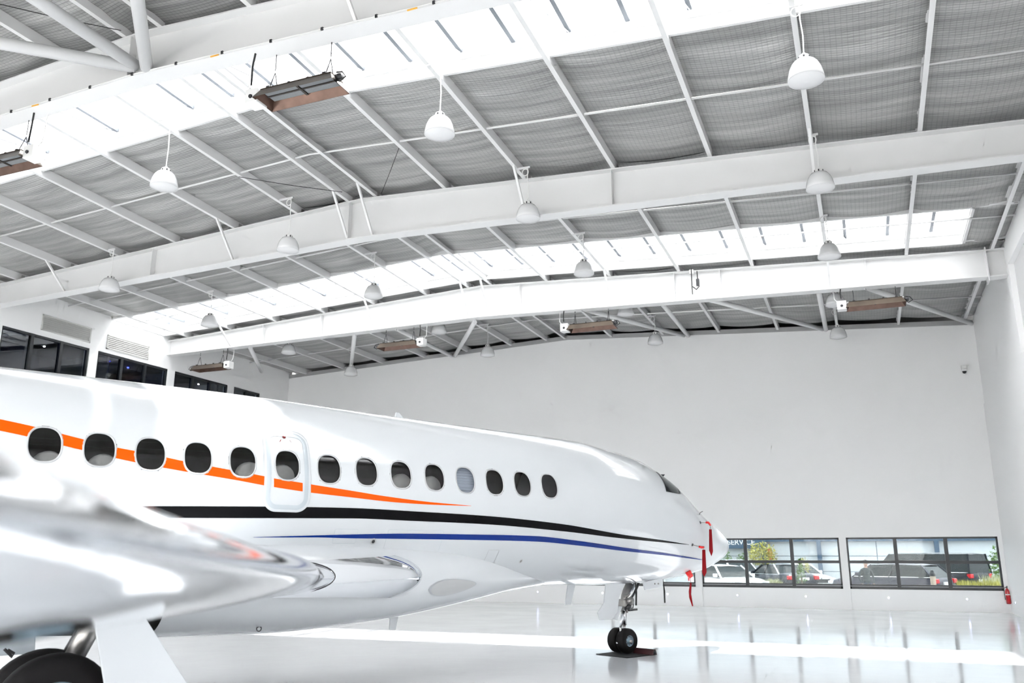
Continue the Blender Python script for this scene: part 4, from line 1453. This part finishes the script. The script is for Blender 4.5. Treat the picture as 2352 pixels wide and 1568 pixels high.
def make_heater(boxside):
    r = empty('radiant_heater')
    L, D, H = 1.46, 0.50, 0.15
    tl, td = L / 2 - 0.08, D / 2 - 0.085

    def skirt(a, b, m, nm):
        # a, b: outer bottom corners; trapezoid side leaning inward to the top
        (x0, y0), (x1, y1) = a, b
        f = lambda x, y: (math.copysign(min(abs(x), tl), x), math.copysign(min(abs(y), td), y))
        (u0, v0), (u1, v1) = f(x0, y0), f(x1, y1)
        MB().add([(x0, y0, 0), (x1, y1, 0), (u1, v1, H), (u0, v0, H)], [(0, 1, 2, 3)]).build(nm, m, r)
        k = 0.985
        MB().add([(x0 * k, y0 * k, 0.002), (x1 * k, y1 * k, 0.002), (u1 * k, v1 * k, H - 0.02), (u0 * k, v0 * k, H - 0.02)], [(3, 2, 1, 0)]).build('reflector', 'heater_inner', r)
    c = [(-L / 2, -D / 2), (L / 2, -D / 2), (L / 2, D / 2), (-L / 2, D / 2)]
    for i in range(4):
        skirt(c[i], c[(i + 1) % 4], 'heater_case', 'side_panel')
    box('top_panel', 'heater_case', -tl, tl, -td, td, H - 0.005, H + 0.02, r)
    for sx in (-1, 1):
        for sy in (-1, 1):
            xa, xb = sorted((sx * 0.02, sx * (tl - 0.03)))
            ya, yb = sorted((sy * 0.012, sy * (td - 0.01)))
            box('ceramic_tile', 'ceramic', xa, xb, ya, yb, H - 0.035, H - 0.02, r)
    box('tile_divider', 'heater_dark', -tl + .02, tl - .02, -0.014, 0.014, H - 0.05, H - 0.015, r)
    box('tile_divider', 'heater_dark', -0.018, 0.018, -td, td, H - 0.055, H - 0.015, r)
    for sx in (-1, 1):
        MB().tube([(sx * 0.52, 0.12, H + 0.01), (sx * 0.52, 0.0, H + 0.36)], 0.008, 6).tube([(sx * 0.52, -0.12, H + 0.01), (sx * 0.52, 0.0, H + 0.36)], 0.008, 6).build('chain', 'gear_dark', r)
        box('chain_hook', 'gear_dark', sx * 0.52 - .03, sx * 0.52 + .03, -0.16, -0.10, H + 0.01, H + 0.05, r)
    for x in (-0.15, 0.2):
        box('top_lug', 'gear_dark', x - .02, x + .02, -0.13, -0.09, H + 0.02, H + 0.06, r)
    s = boxside
    xa, xb = sorted((s * (L / 2 - 0.02), s * (L / 2 + 0.22)))
    cb = box('control_box', 'box_white', xa, xb, -0.16, 0.10, -0.02, H + 0.07, r, bevel=0.01)
    MB().lathe([(0.001, -0.02), (0.03, -0.02), (0.035, 0.0)], 12, ((xa + xb) / 2, -0.165, 0.08), 'Y').build('dial', 'gear_dark', cb)
    box('mounting_rail', 'box_white', -0.7, 0.75 * s if s > 0 else 0.7, -0.02, 0.02, H + 0.03, H + 0.06, r)
    o = -s
    MB().tube([(o * (L / 2 - 0.02), -0.1, H + 0.03), (o * (L / 2 + 0.10), -0.12, H), (o * (L / 2 + 0.16), -0.12, 0.06), (o * (L / 2 + 0.06), -0.12, 0.0), (o * (L / 2 - 0.02), -0.1, 0.06)], 0.012, 8).build('gas_hose', 'cable_black', r)
    MB().lathe([(0.001, 0.05), (0.05, 0.05), (0.06, 0.0), (0.05, -0.05), (0.001, -0.05)], 12, (o * (L / 2 + 0.02), -0.08, 0.1), 'X').build('burner_valve', 'gear_dark', r, smooth=True)
    return r


HPOS = [((-7.50, 9.70, 8.60), -1, 2, 'large brown gas heater with ceramic grid nearer the roof ridge'), ((-14.05, 9.70, 8.58), 1, 2, 'large brown gas heater hung nearer the office-window wall'),
        ((-21.35, 23.55, 8.17), 1, 4, 'slim brown gas heater hung closest to the office windows'), ((-13.60, 23.55, 8.27), 1, 4, 'slim brown gas heater between the roof ridge and the office side'),
        ((-7.05, 23.55, 8.24), -1, 4, 'slim copper-toned gas heater beside the ridge on the blank wall side'), ((0.75, 23.55, 8.06), -1, 4, 'slim copper-toned gas heater hung closest to the blank side wall')]
hp = {}
hts = []
for q in HPOS:
    if q[1] in hp:
        hts.append(copy_tree(hp[q[1]]))
    else:
        hp[q[1]] = make_heater(q[1])
        hts.append(hp[q[1]])
for ((x, y, z), s, fi, lab), h_ in zip(HPOS, hts):
    h_.location = (x, y, z)
    B = FRAMES[fi][2]
    for sx in (-1, 1):
        zt = prof(B, x + sx * 0.52) - z
        MB().tube([(sx * 0.52, 0, 0.55), (sx * 0.52, 0, zt + 0.01)], 0.008, 6).build('chain', 'gear_dark', h_)
    zt = prof(B, x + s * 0.85) - z
    MB().tube([(s * 0.83, -0.17, 0.27), (s * 0.84, -0.16, zt * 0.6 + 0.1), (s * 0.82, -0.14, zt + 0.03)], 0.016, 8).build('power_cable', 'cable_black', h_)
    MB().tube([(s * 0.92, -0.05, 0.2), (s * 1.0, -0.03, 0.32), (s * 1.0, 0.0, zt + 0.02)], 0.010, 8).build('gas_pipe', 'cable_white', h_)
    tag(h_, lab, 'heater', 'ceiling gas heaters')

# ---------------------------------------------------------------- little things on the walls


def wall_light(x, y, z, rz, lab, grp):
    r = empty('wall_light', (x, y, z), rz)
    MB().lathe([(0.001, -0.012), (0.034, -0.012), (0.038, 0.0), (0.038, 0.01)], 18, axis='Y').build('bezel', 'aluminium', r)
    MB().lathe([(0.001, -0.017), (0.024, -0.016), (0.024, -0.008)], 18, axis='Y').build('led_lens', 'led_blue', r)
    tag(r, lab, 'light', grp)


LX = [-11.48, -9.0, -6.65, -4.27, -2.07, 0.43, 2.65]
LL = ['small blue-white wall light low on the gable wall behind the belly', 'small blue-white wall light low on the gable wall behind the nose gear door', 'small blue-white wall light low on the gable wall behind the hanging strap',
      'small blue-white wall light below the white parked car window pane', 'small blue-white wall light below the clear pane beside the pilaster', 'small blue-white wall light below the grey parked estate car', 'small blue-white wall light below the window pane beside the extinguisher']
for x, lab in zip(LX, LL):
    wall_light(x, YB, 0.39, 0, lab, 'low blue wall lights')
wall_light(XR - 0.02, 29.4, 0.36, -PI / 2, 'small blue-white wall light on the blank side wall skirting', 'low blue wall lights')

e = tag(empty('fire_extinguisher', (3.735, 30.33, 0.28)), 'red fire extinguisher hung in the corner beside the window', 'extinguisher')
MB().lathe([(0.001, 0.0), (0.05, 0.0), (0.062, 0.015), (0.062, 0.36), (0.05, 0.41), (0.022, 0.44), (0.022, 0.46), (0.001, 0.46)], 20).build('cylinder', 'ext_red', e, smooth=True)
MB().box(-0.018, 0.018, -0.02, 0.02, 0.455, 0.50).bar((0, -0.02, 0.49), (0, -0.11, 0.52), 0.02, 0.012).bar((0, -0.02, 0.475), (0, -0.11, 0.48), 0.02, 0.01).build('valve_lever', 'gear_dark', e)
MB().tube([(-0.02, 0, 0.48), (-0.08, -0.01, 0.46), (-0.085, -0.01, 0.3), (-0.075, -0.01, 0.12)], 0.011, 8).build('hose', 'cable_black', e)
MB().lathe([(0.0635, 0.26), (0.0635, 0.285)], 20).build('label_band', 'sign_white', e)
box('wall_bracket', 'ext_red', -0.02, 0.09, -0.02, 0.02, 0.2, 0.24, e)

sc_ = tag(empty('security_camera', (3.39, YB, 7.52)), 'white dome security camera high on the gable wall', 'camera')
box('mount', 'box_white', -0.07, 0.07, -0.12, 0.0, 0.02, 0.16, sc_, bevel=0.015)
MB().lathe([(0.001, 0.04), (0.07, 0.04), (0.075, 0.0), (0.07, -0.03)], 20, (0, -0.1, 0.0)).build('collar', 'box_white', sc_, smooth=True)
MB().lathe([(0.066, -0.03), (0.06, -0.07), (0.04, -0.10), (0.001, -0.115)], 20, (0, -0.1, 0.0)).build('dome', 'frame_black', sc_, smooth=True)

# ================================================================ OUTSIDE THE WINDOWS
GZ = -0.15
NBZ = -0.35


def make_car(name, loc_, rz, L, H, W, belt, paint, lab, style='suv', hood=0.98, plate_=True):
    r = tag(empty(name, loc_, rz), lab, 'van' if style == 'van' else 'car')
    h = L / 2
    if style == 'sedan':
        st = [(-h, 0.42, 0.78, .78), (-h + .12, .28, 1.02, .93), (-h + .8, .22, 1.05, 1), (0, .2, belt, 1), (h - 1.3, .2, belt - .02, 1), (h - .55, .22, hood - .1, .97), (h - .12, .25, hood - .25, .88), (h, .35, .55, .7)]
        gl = (-h + .75, h - 1.25, -h + 1.45, h - 2.05)
    elif style == 'van':
        st = [(-h, .45, belt, .93), (-h + .06, .3, belt, .98), (0, .28, belt, 1), (h - .9, .28, belt, 1), (h - .35, .3, belt - .15, .96), (h - .05, .32, .75, .88), (h, .4, .6, .8)]
        gl = (-h + .03, h - .45, -h + .12, h - 1.15)
    else:
        st = [(-h, .45, .85, .82), (-h + .1, .32, belt, .95), (-h + .7, .25, belt + .02, 1), (0, .24, belt, 1), (h - 1.2, .24, belt - .02, 1), (h - .5, .25, hood - .1, .97), (h - .1, .28, hood - .22, .9), (h, .38, .62, .74)]
        gl = (-h + .12, h - 1.2, -h + .62, h - 2.0)
    rows = []
    for x, zb, zt, k in st:
        w = W / 2 * k
        rows.append([(x, -w * .86, zb), (x, -w, zb + .14), (x, -w * 1.0, (zb + zt) / 2), (x, -w * .97, zt - .07), (x, -w * .84, zt), (x, 0, zt + .02), (x, w * .84, zt), (x, w * .97, zt - .07), (x, w, (zb + zt) / 2), (x, w, zb + .14), (x, w * .86, zb)])
    mb = MB().grid(rows, closed=True)
    n = 11
    mb.f += [tuple(range(n - 1, -1, -1)), tuple((len(rows) - 1) * n + i for i in range(n))]
    mb.build('body', paint, r, smooth=True, sub=1)
    b0, b1, t0, t1 = gl
    wb, wt = W / 2 * .90, W / 2 * .70
    zt = H
    zb = belt - .06

    def gp(u, v, lift=0.0):
        # u: -1..1 across, v: 0 belt .. 1 roof -> helper for front and rear corner points
        return None
    B = [(b0, -wb, zb), (b1, -wb, zb), (b1, wb, zb), (b0, wb, zb)]
    Tp = [(t0, -wt, zt - .05), (t1, -wt, zt - .05), (t1, wt, zt - .05), (t0, wt, zt - .05)]
    MB().add(B + Tp, [(0, 1, 5, 4), (1, 2, 6, 5), (2, 3, 7, 6), (3, 0, 4, 7), (4, 5, 6, 7)]).build('glazing', 'car_glass', r)
    MB().grid([[(t0 - .06, -wt * .9, zt - .07), (t0 - .06, 0, zt - .04), (t0 - .06, wt * .9, zt - .07)], [(t0 + .1, -wt * 1.03, zt - .05), (t0 + .1, 0, zt), (t0 + .1, wt * 1.03, zt - .05)],
               [((t0 + t1) / 2, -wt * 1.03, zt - .02), ((t0 + t1) / 2, 0, zt + .02), ((t0 + t1) / 2, wt * 1.03, zt - .02)], [(t1 - .1, -wt * 1.03, zt - .05), (t1 - .1, 0, zt), (t1 - .1, wt * 1.03, zt - .05)],
               [(t1 + .05, -wt * .9, zt - .08), (t1 + .05, 0, zt - .05), (t1 + .05, wt * .9, zt - .08)]]).build('roof', paint, r, smooth=True)
    for s in (-1, 1):
        for (bx, tx) in ((b1, t1), (b0, t0), ((b0 + b1) / 2 + .1, (t0 + t1) / 2 + .05)):
            MB().bar((bx, s * (wb + .005), zb), (tx, s * (wt + .01), zt - .04), .07, .04).build('pillar', paint if bx in (b0, b1) else 'frame_black', r)
        MB().bar((b0, s * (wb + .004), zb + .03), (b1, s * (wb + .004), zb + .03), .02, .025).build('window_trim', 'chrome', r)
        MB().box(b1 - .42, b1 - .22, s * (W / 2 + .02) - .07, s * (W / 2 + .02) + .07, belt - .02, belt + .13).build('wing_mirror', paint, r, bevel=.03)
        MB().box(h - .30, h - .04, s * W * .36 - .17, s * W * .36 + .17, hood - .38, hood - .24).build('headlight', 'head_lamp', r, bevel=.03)
        MB().box(-h - .01, -h + .16, s * W * .38 - .14, s * W * .38 + .14, belt - .26, belt - .08).build('taillight', 'tail_red', r, bevel=.03)
        for x in (-h + .85, h - .88):
            wl = MB().lathe([(.2, -.1), (.29, -.11), (.325, -.07), (.325, .07), (.29, .11), (.2, .1)], 24, axis='Y').build('wheel', 'rubber', r, smooth=True)
            wl.location = (x, s * (W / 2 - .1), .325)
            MB().lathe([(.001, -.09), (.06, -.1), (.2, -.085), (.21, .085), (.06, .1), (.001, .09)], 20, axis='Y').build('rim', 'aluminium', wl)
    MB().box(h - .06, h + .0, -W * .27, W * .27, .48, .68).build('grille', 'frame_black', r, bevel=.02)
    MB().lathe([(.001, .02), (.05, .015), (.055, 0)], 14, (h - .02, 0, .70), 'X').build('badge', 'chrome', r)
    if plate_:
        MB().box(-h - .03, -h + .03, -.26, .26, .72, .84).build('number_plate', 'sign_white', r)
    return r


def gpt(px, py, y):
    p = at(px, py, 1, y)
    return p


def car_at(px, y, **k):
    p = gpt(px, 1300, y)
    return make_car(loc_=(p[0], y, GZ), **k)


car_at(1668, 40.0, name='parked_car', rz=math.radians(-52), L=4.3, H=1.44, W=1.80, belt=0.94, hood=1.02, paint='car_white', style='suv', lab='white hatchback facing the window behind the jet nose')
car_at(1783, 45.0, name='parked_car', rz=math.radians(128), L=4.5, H=1.45, W=1.82, belt=1.0, hood=.95, paint='car_navy', style='sedan', lab='dark blue sedan seen from behind with red taillights')
car_at(1690, 51.0, name='parked_car', rz=math.radians(-58), L=4.5, H=1.62, W=1.85, belt=1.0, hood=1.05, paint='car_silver', style='suv', lab='silver wagon parked behind the white hatchback and dark sedan')
car_at(1838, 49.0, name='parked_car', rz=math.radians(-55), L=3.9, H=1.42, W=1.74, belt=.95, hood=.98, paint='car_white', style='suv', lab='white compact car beyond the dark sedan by the conifer shrub')
car_at(2040, 39.5, name='parked_car', rz=math.radians(150), L=4.7, H=1.52, W=1.88, belt=1.04, hood=1.05, paint='car_grey', style='suv', lab='dark grey estate car parked beside the standing person')
car_at(2128, 44.5, name='parked_van', rz=math.radians(145), L=5.0, H=1.95, W=1.95, belt=1.15, hood=1.15, paint='car_black', style='van', lab='black van parked behind the dark grey estate car')

# the building across the car park --------------------------------------
nb = tag(empty('warehouse', (-4, 56, NBZ)), 'pale grey panelled warehouse across the car park', 'building')
yb = 0.0
xs = [-40, -30, -24, -18.2, -14.5, -11.3, -8.3, -5.2, -2.0, 1.2, 4.4, 7.6, 11, 15, 20, 30]
for i, (a, b) in enumerate(zip(xs, xs[1:])):
    for j, (z0, z1) in enumerate(((0, 1.1), (1.1, 2.0), (2.0, 2.9))):
        box('wall_panel', 'facade_grey', a + .02, b - .02, -0.03, 0.1, z0 + .015, z1 - .015, nb)
box('wall_core', 'facade_blue', -40, 30, 0.05, 8, 0, 5.5, nb)
for i, (a, b) in enumerate(zip(xs, xs[1:])):
    box('fascia_panel', 'facade_white', a + .02, b - .02, -0.25, 0.05, 3.0, 5.6, nb)
box('gutter', 'facade_blue', -40, 30, -0.35, 0.0, 2.86, 3.02, nb)
for x, m in ((-11.3, 'facade_brown'), (-8.3, 'facade_grey'), (-5.2, 'facade_brown'), (-2.0, 'facade_blue'), (1.2, 'facade_blue'), (7.6, 'facade_blue')):
    box('post', m, x - .12, x + .12, -0.42, -.05, 0, 3.0, nb)
px0 = gpt(1718, 1247, 55.6)
bd = box('sign_board', 'facade_blue', px0[0] + 4 - 1.7, px0[0] + 4 + .85, -0.44, -0.36, px0[2] - NBZ - .32, px0[2] - NBZ + .42, nb)
cu = bpy.data.curves.new('sign_lettering', 'FONT')
cu.body = 'SERVICE'
cu.size = 0.46
cu.align_x = 'CENTER'
cu.align_y = 'CENTER'
cu.extrude = 0.01
cu.materials.append(M['sign_white'])
tf = bpy.data.objects.new('sign_lettering_outline', cu)
col.objects.link(tf)
tx = bpy.data.objects.new('sign_lettering', bpy.data.meshes.new_from_object(tf.evaluated_get(bpy.context.evaluated_depsgraph_get())))
bpy.data.objects.remove(tf)
col.objects.link(tx)
tx.parent = nb
tx.rotation_euler = (PI / 2, 0, 0)
tx.location = (px0[0] + 4 - .42, -0.46, px0[2] - NBZ + .05)
pr_ = gpt(1768, 1271, 55.5)
box('red_panel', 'sign_red', pr_[0] + 4 - .14, pr_[0] + 4 + .14, -0.5, -0.36, pr_[2] - NBZ - .35, pr_[2] - NBZ + .3, nb)
box('roof', 'facade_white', -40.5, 30.5, -0.5, 9, 5.5, 5.75, nb)

# planting ----------------------------------------------------------------


def shrub(name, px, y, zc, rx, rz_, m, lab, n=500, leaf=0.10, cone=False, grp=None):
    p = gpt(px, 1300, y)
    r = tag(empty(name, (p[0], y, GZ)), lab, 'shrub', grp)
    rg = random.Random(int(px))
    mb = MB()
    for k in range(n):
        a, t = rg.uniform(0, 2 * PI), rg.uniform(-1, 1)
        rad = rg.uniform(.55, 1.0)
        if cone:
            f = (1 - t) / 2
            c = Vector((math.cos(a) * rx * rad * f, math.sin(a) * rx * rad * f, zc + rz_ * t))
        else:
            q = math.sqrt(1 - t * t)
            c = Vector((math.cos(a) * rx * rad * q, math.sin(a) * rx * rad * q, zc + rz_ * rad * t))
        u = Vector((rg.uniform(-1, 1), rg.uniform(-1, 1), rg.uniform(-.4, 1))).normalized()
        v = u.cross(Vector((rg.uniform(-1, 1), rg.uniform(-1, 1), rg.uniform(-1, 1)))).normalized()
        s = leaf * rg.uniform(.6, 1.3)
        mb.add([c - v * s * .35, c + u * s * .5 - v * s * .1, c + u * s, c + u * s * .5 + v * s * .35], [(0, 1, 2, 3)])
    tag(mb.build('foliage', m, r), kind='stuff')
    MB().tube([(0, 0, 0), (0.03, 0, zc * .6), (0, 0.02, zc)], [.06, .045, .02], 8).build('stem', 'bark', r)
    return r


def grass(name, px0_, px1_, y, h, m, lab, n=260):
    a, b = gpt(px0_, 1340, y), gpt(px1_, 1340, y)
    r = tag(empty(name, ((a[0] + b[0]) / 2, y, GZ)), lab, 'plant')
    rg = random.Random(int(px0_))
    L = b[0] - a[0]
    mb = MB()
    for k in range(n):
        x, yy = rg.uniform(-L / 2, L / 2), rg.uniform(-.5, .5)
        hh = h * rg.uniform(.7, 1.08)
        lean = Vector((rg.uniform(-.25, .25), rg.uniform(-.2, .2), 0)) * hh
        g = rg.uniform(0, PI)
        w_ = Vector((math.cos(g), math.sin(g), 0)) * .03
        p = Vector((x, yy, 0))
        mb.add([p - w_, p + w_, p + lean * .5 + w_ * 1.2 + Vector((0, 0, hh * .6)), p + lean + Vector((0, 0, hh)), p + lean * .5 - w_ * 1.2 + Vector((0, 0, hh * .6))], [(0, 1, 2, 3, 4)])
    tag(mb.build('blades', m, r), kind='stuff')
    return r


shrub('flowering_bush', 1752, 54, 1.85, 0.9, .75, 'leaf_yellow', 'round yellow-green bush in front of the warehouse sign', 900, .16)
shrub('conifer_shrub', 1838, 41, .95, .38, .75, 'leaf_green', 'small cone-shaped green shrub beside the white compact car', 500, .10, cone=True)
shrub('slender_shrub', 1846, 46.3, 1.2, .28, .55, 'leaf_yellow', 'slender yellow-green shrub beside the warehouse post', 260, .12)
shrub('dark_shrub', 1664, 54.3, 1.4, .5, 1.0, 'leaf_green', 'dark green shrub showing beside the jet nose tip', 400, .14)
shrub('dark_shrub', 1706, 54.5, 1.4, .35, .6, 'leaf_green', 'small dark shrub beside the round yellow-green bush', 300, .14)
shrub('garden_tree', 2303, 38, 1.4, .45, .9, 'leaf_green', 'leafy green tree at the warehouse corner behind the extinguisher', 700, .13)
grass('ground_cover', 2205, 2300, 34.5, .98, 'leaf_yellow', 'bright yellow-green ground cover beyond the black van', 900)
grass('ornamental_grass', 2268, 2300, 35.5, 1.15, 'leaf_pale', 'pale feathery grass tuft beside the ground cover', 250)
grass('ornamental_grass', 1752, 1795, 41.5, .80, 'leaf_pale', 'pale feathery grass in front of the dark sedan', 300)
grass('lawn_strip', 1888, 1932, 44.0, .55, 'leaf_pale', 'short pale grass strip between the parked cars', 500)

# bollard and person --------------------------------------------------------
p = gpt(2143, 1330, 34.0)
bo = tag(empty('bollard', (p[0], 34.0, GZ)), 'short beige bollard with black cap behind the grey estate car', 'bollard')
MB().lathe([(0.09, 0), (0.09, 1.16), (0.001, 1.16)], 16).build('post', 'bollard', bo)
MB().lathe([(0.095, 1.14), (0.095, 1.22), (0.05, 1.34), (0.001, 1.36)], 16).build('cap', 'frame_black', bo)

p = gpt(1990, 1320, 36.6)
person = tag(empty('person', (p[0], 36.6, GZ - .12), math.radians(200)), 'person in dark jacket and jeans standing beside the grey estate car', 'person')
J = [(0, 0, .93, .15, .11), (0, 0, 1.10, .14, .10), (0, .0, 1.30, .17, .11), (0, 0, 1.44, .13, .09), (0, .0, 1.52, .052, .052), (0, .015, 1.60, .072, .085), (0, .02, 1.68, .078, .095), (0, .015, 1.745, .05, .06)]
V = [(a, b, c) for a, b, c, *_ in J]
Rr = [(d, e_) for *_, d, e_ in J]
Ed = [(i, i + 1) for i in range(len(J) - 1)]


def chain(root, pts):
    prev = root
    for a, b, c, d in pts:
        V.append((a, b, c))
        Rr.append((d, d))
        Ed.append((prev, len(V) - 1))
        prev = len(V) - 1
    return prev


for s in (-1, 1):
    chain(0, [(s * .10, 0, .86, .09), (s * .12, .02, .50, .062), (s * .13, -.01, .10, .042), (s * .135, .04, .04, .04), (s * .14, .15, .03, .032)])
    wri = chain(3, [(s * .19, 0, 1.41, .055), (s * .27, -.04, 1.14, .042), (s * .23, .10, .93, .028), (s * .22, .125, .88, .03), (s * .22, .14, .84, .028)])
    for k in range(4):
        dx = (k - 1.5) * .02
        chain(wri, [(s * .22 + dx, .15, .815, .010), (s * .22 + dx, .16, .785 + abs(k - 1.5) * .006, .009), (s * .22 + dx, .155, .76 + abs(k - 1.5) * .008, .008)])
    chain(wri - 1, [(s * .19, .155, .865, .011), (s * .18, .17, .835, .009)])
me = bpy.data.meshes.new('body')
me.from_pydata(V, Ed, [])
pb = bpy.data.objects.new('body', me)
col.objects.link(pb)
pb.parent = person
sk_ = pb.modifiers.new('skin', 'SKIN')
for i, v in enumerate(me.skin_vertices[0].data):
    v.radius = Rr[i]
    v.use_root = i == 0
pb.modifiers.new('sub', 'SUBSURF').levels = 1
pb.modifiers['sub'].render_levels = 1
dg = bpy.context.evaluated_depsgraph_get()
nm_ = bpy.data.meshes.new_from_object(pb.evaluated_get(dg))
pb.modifiers.clear()
pb.data = nm_
nm_.materials.clear()
for m_ in ('denim', 'jacket', 'skin', 'hair'):
    nm_.materials.append(M[m_])
for f_ in nm_.polygons:
    c = f_.center
    f_.use_smooth = True
    if c.z > 1.5:
        f_.material_index = 3 if (c.z > 1.69 or c.y < -.03) else 2
    elif c.z < .92 and abs(c.x) > .16 and c.y > .09 and c.z > .7:
        f_.material_index = 2
    elif c.z > .93 or (abs(c.x) > .17 and c.z > .9):
        f_.material_index = 1
    else:
        f_.material_index = 0
for s in (-1, 1):
    MB().lathe([(.001, .006), (.012, .004), (.013, -.004)], 10, (s * .03, .108, 1.655), 'Y').build('eye', 'frame_black', person)
    MB().lathe([(.001, -.012), (.016, -.01), (.022, 0), (.016, .01)], 10, (s * .078, .0, 1.64), 'X').build('ear', 'skin', person)
MB().add([(-.014, .10, 1.61), (.014, .10, 1.61), (0, .135, 1.612), (0, .10, 1.66)], [(0, 1, 2), (0, 2, 3), (1, 3, 2)]).build('nose', 'skin', person)
box('mouth', 'sign_red', -.022, .022, .093, .103, 1.578, 1.586, person)
MB().lathe([(.001, .005), (.06, -.005), (.088, -.045), (.09, -.09)], 16, (0, .005, 1.795)).build('hair', 'hair', person, smooth=True)
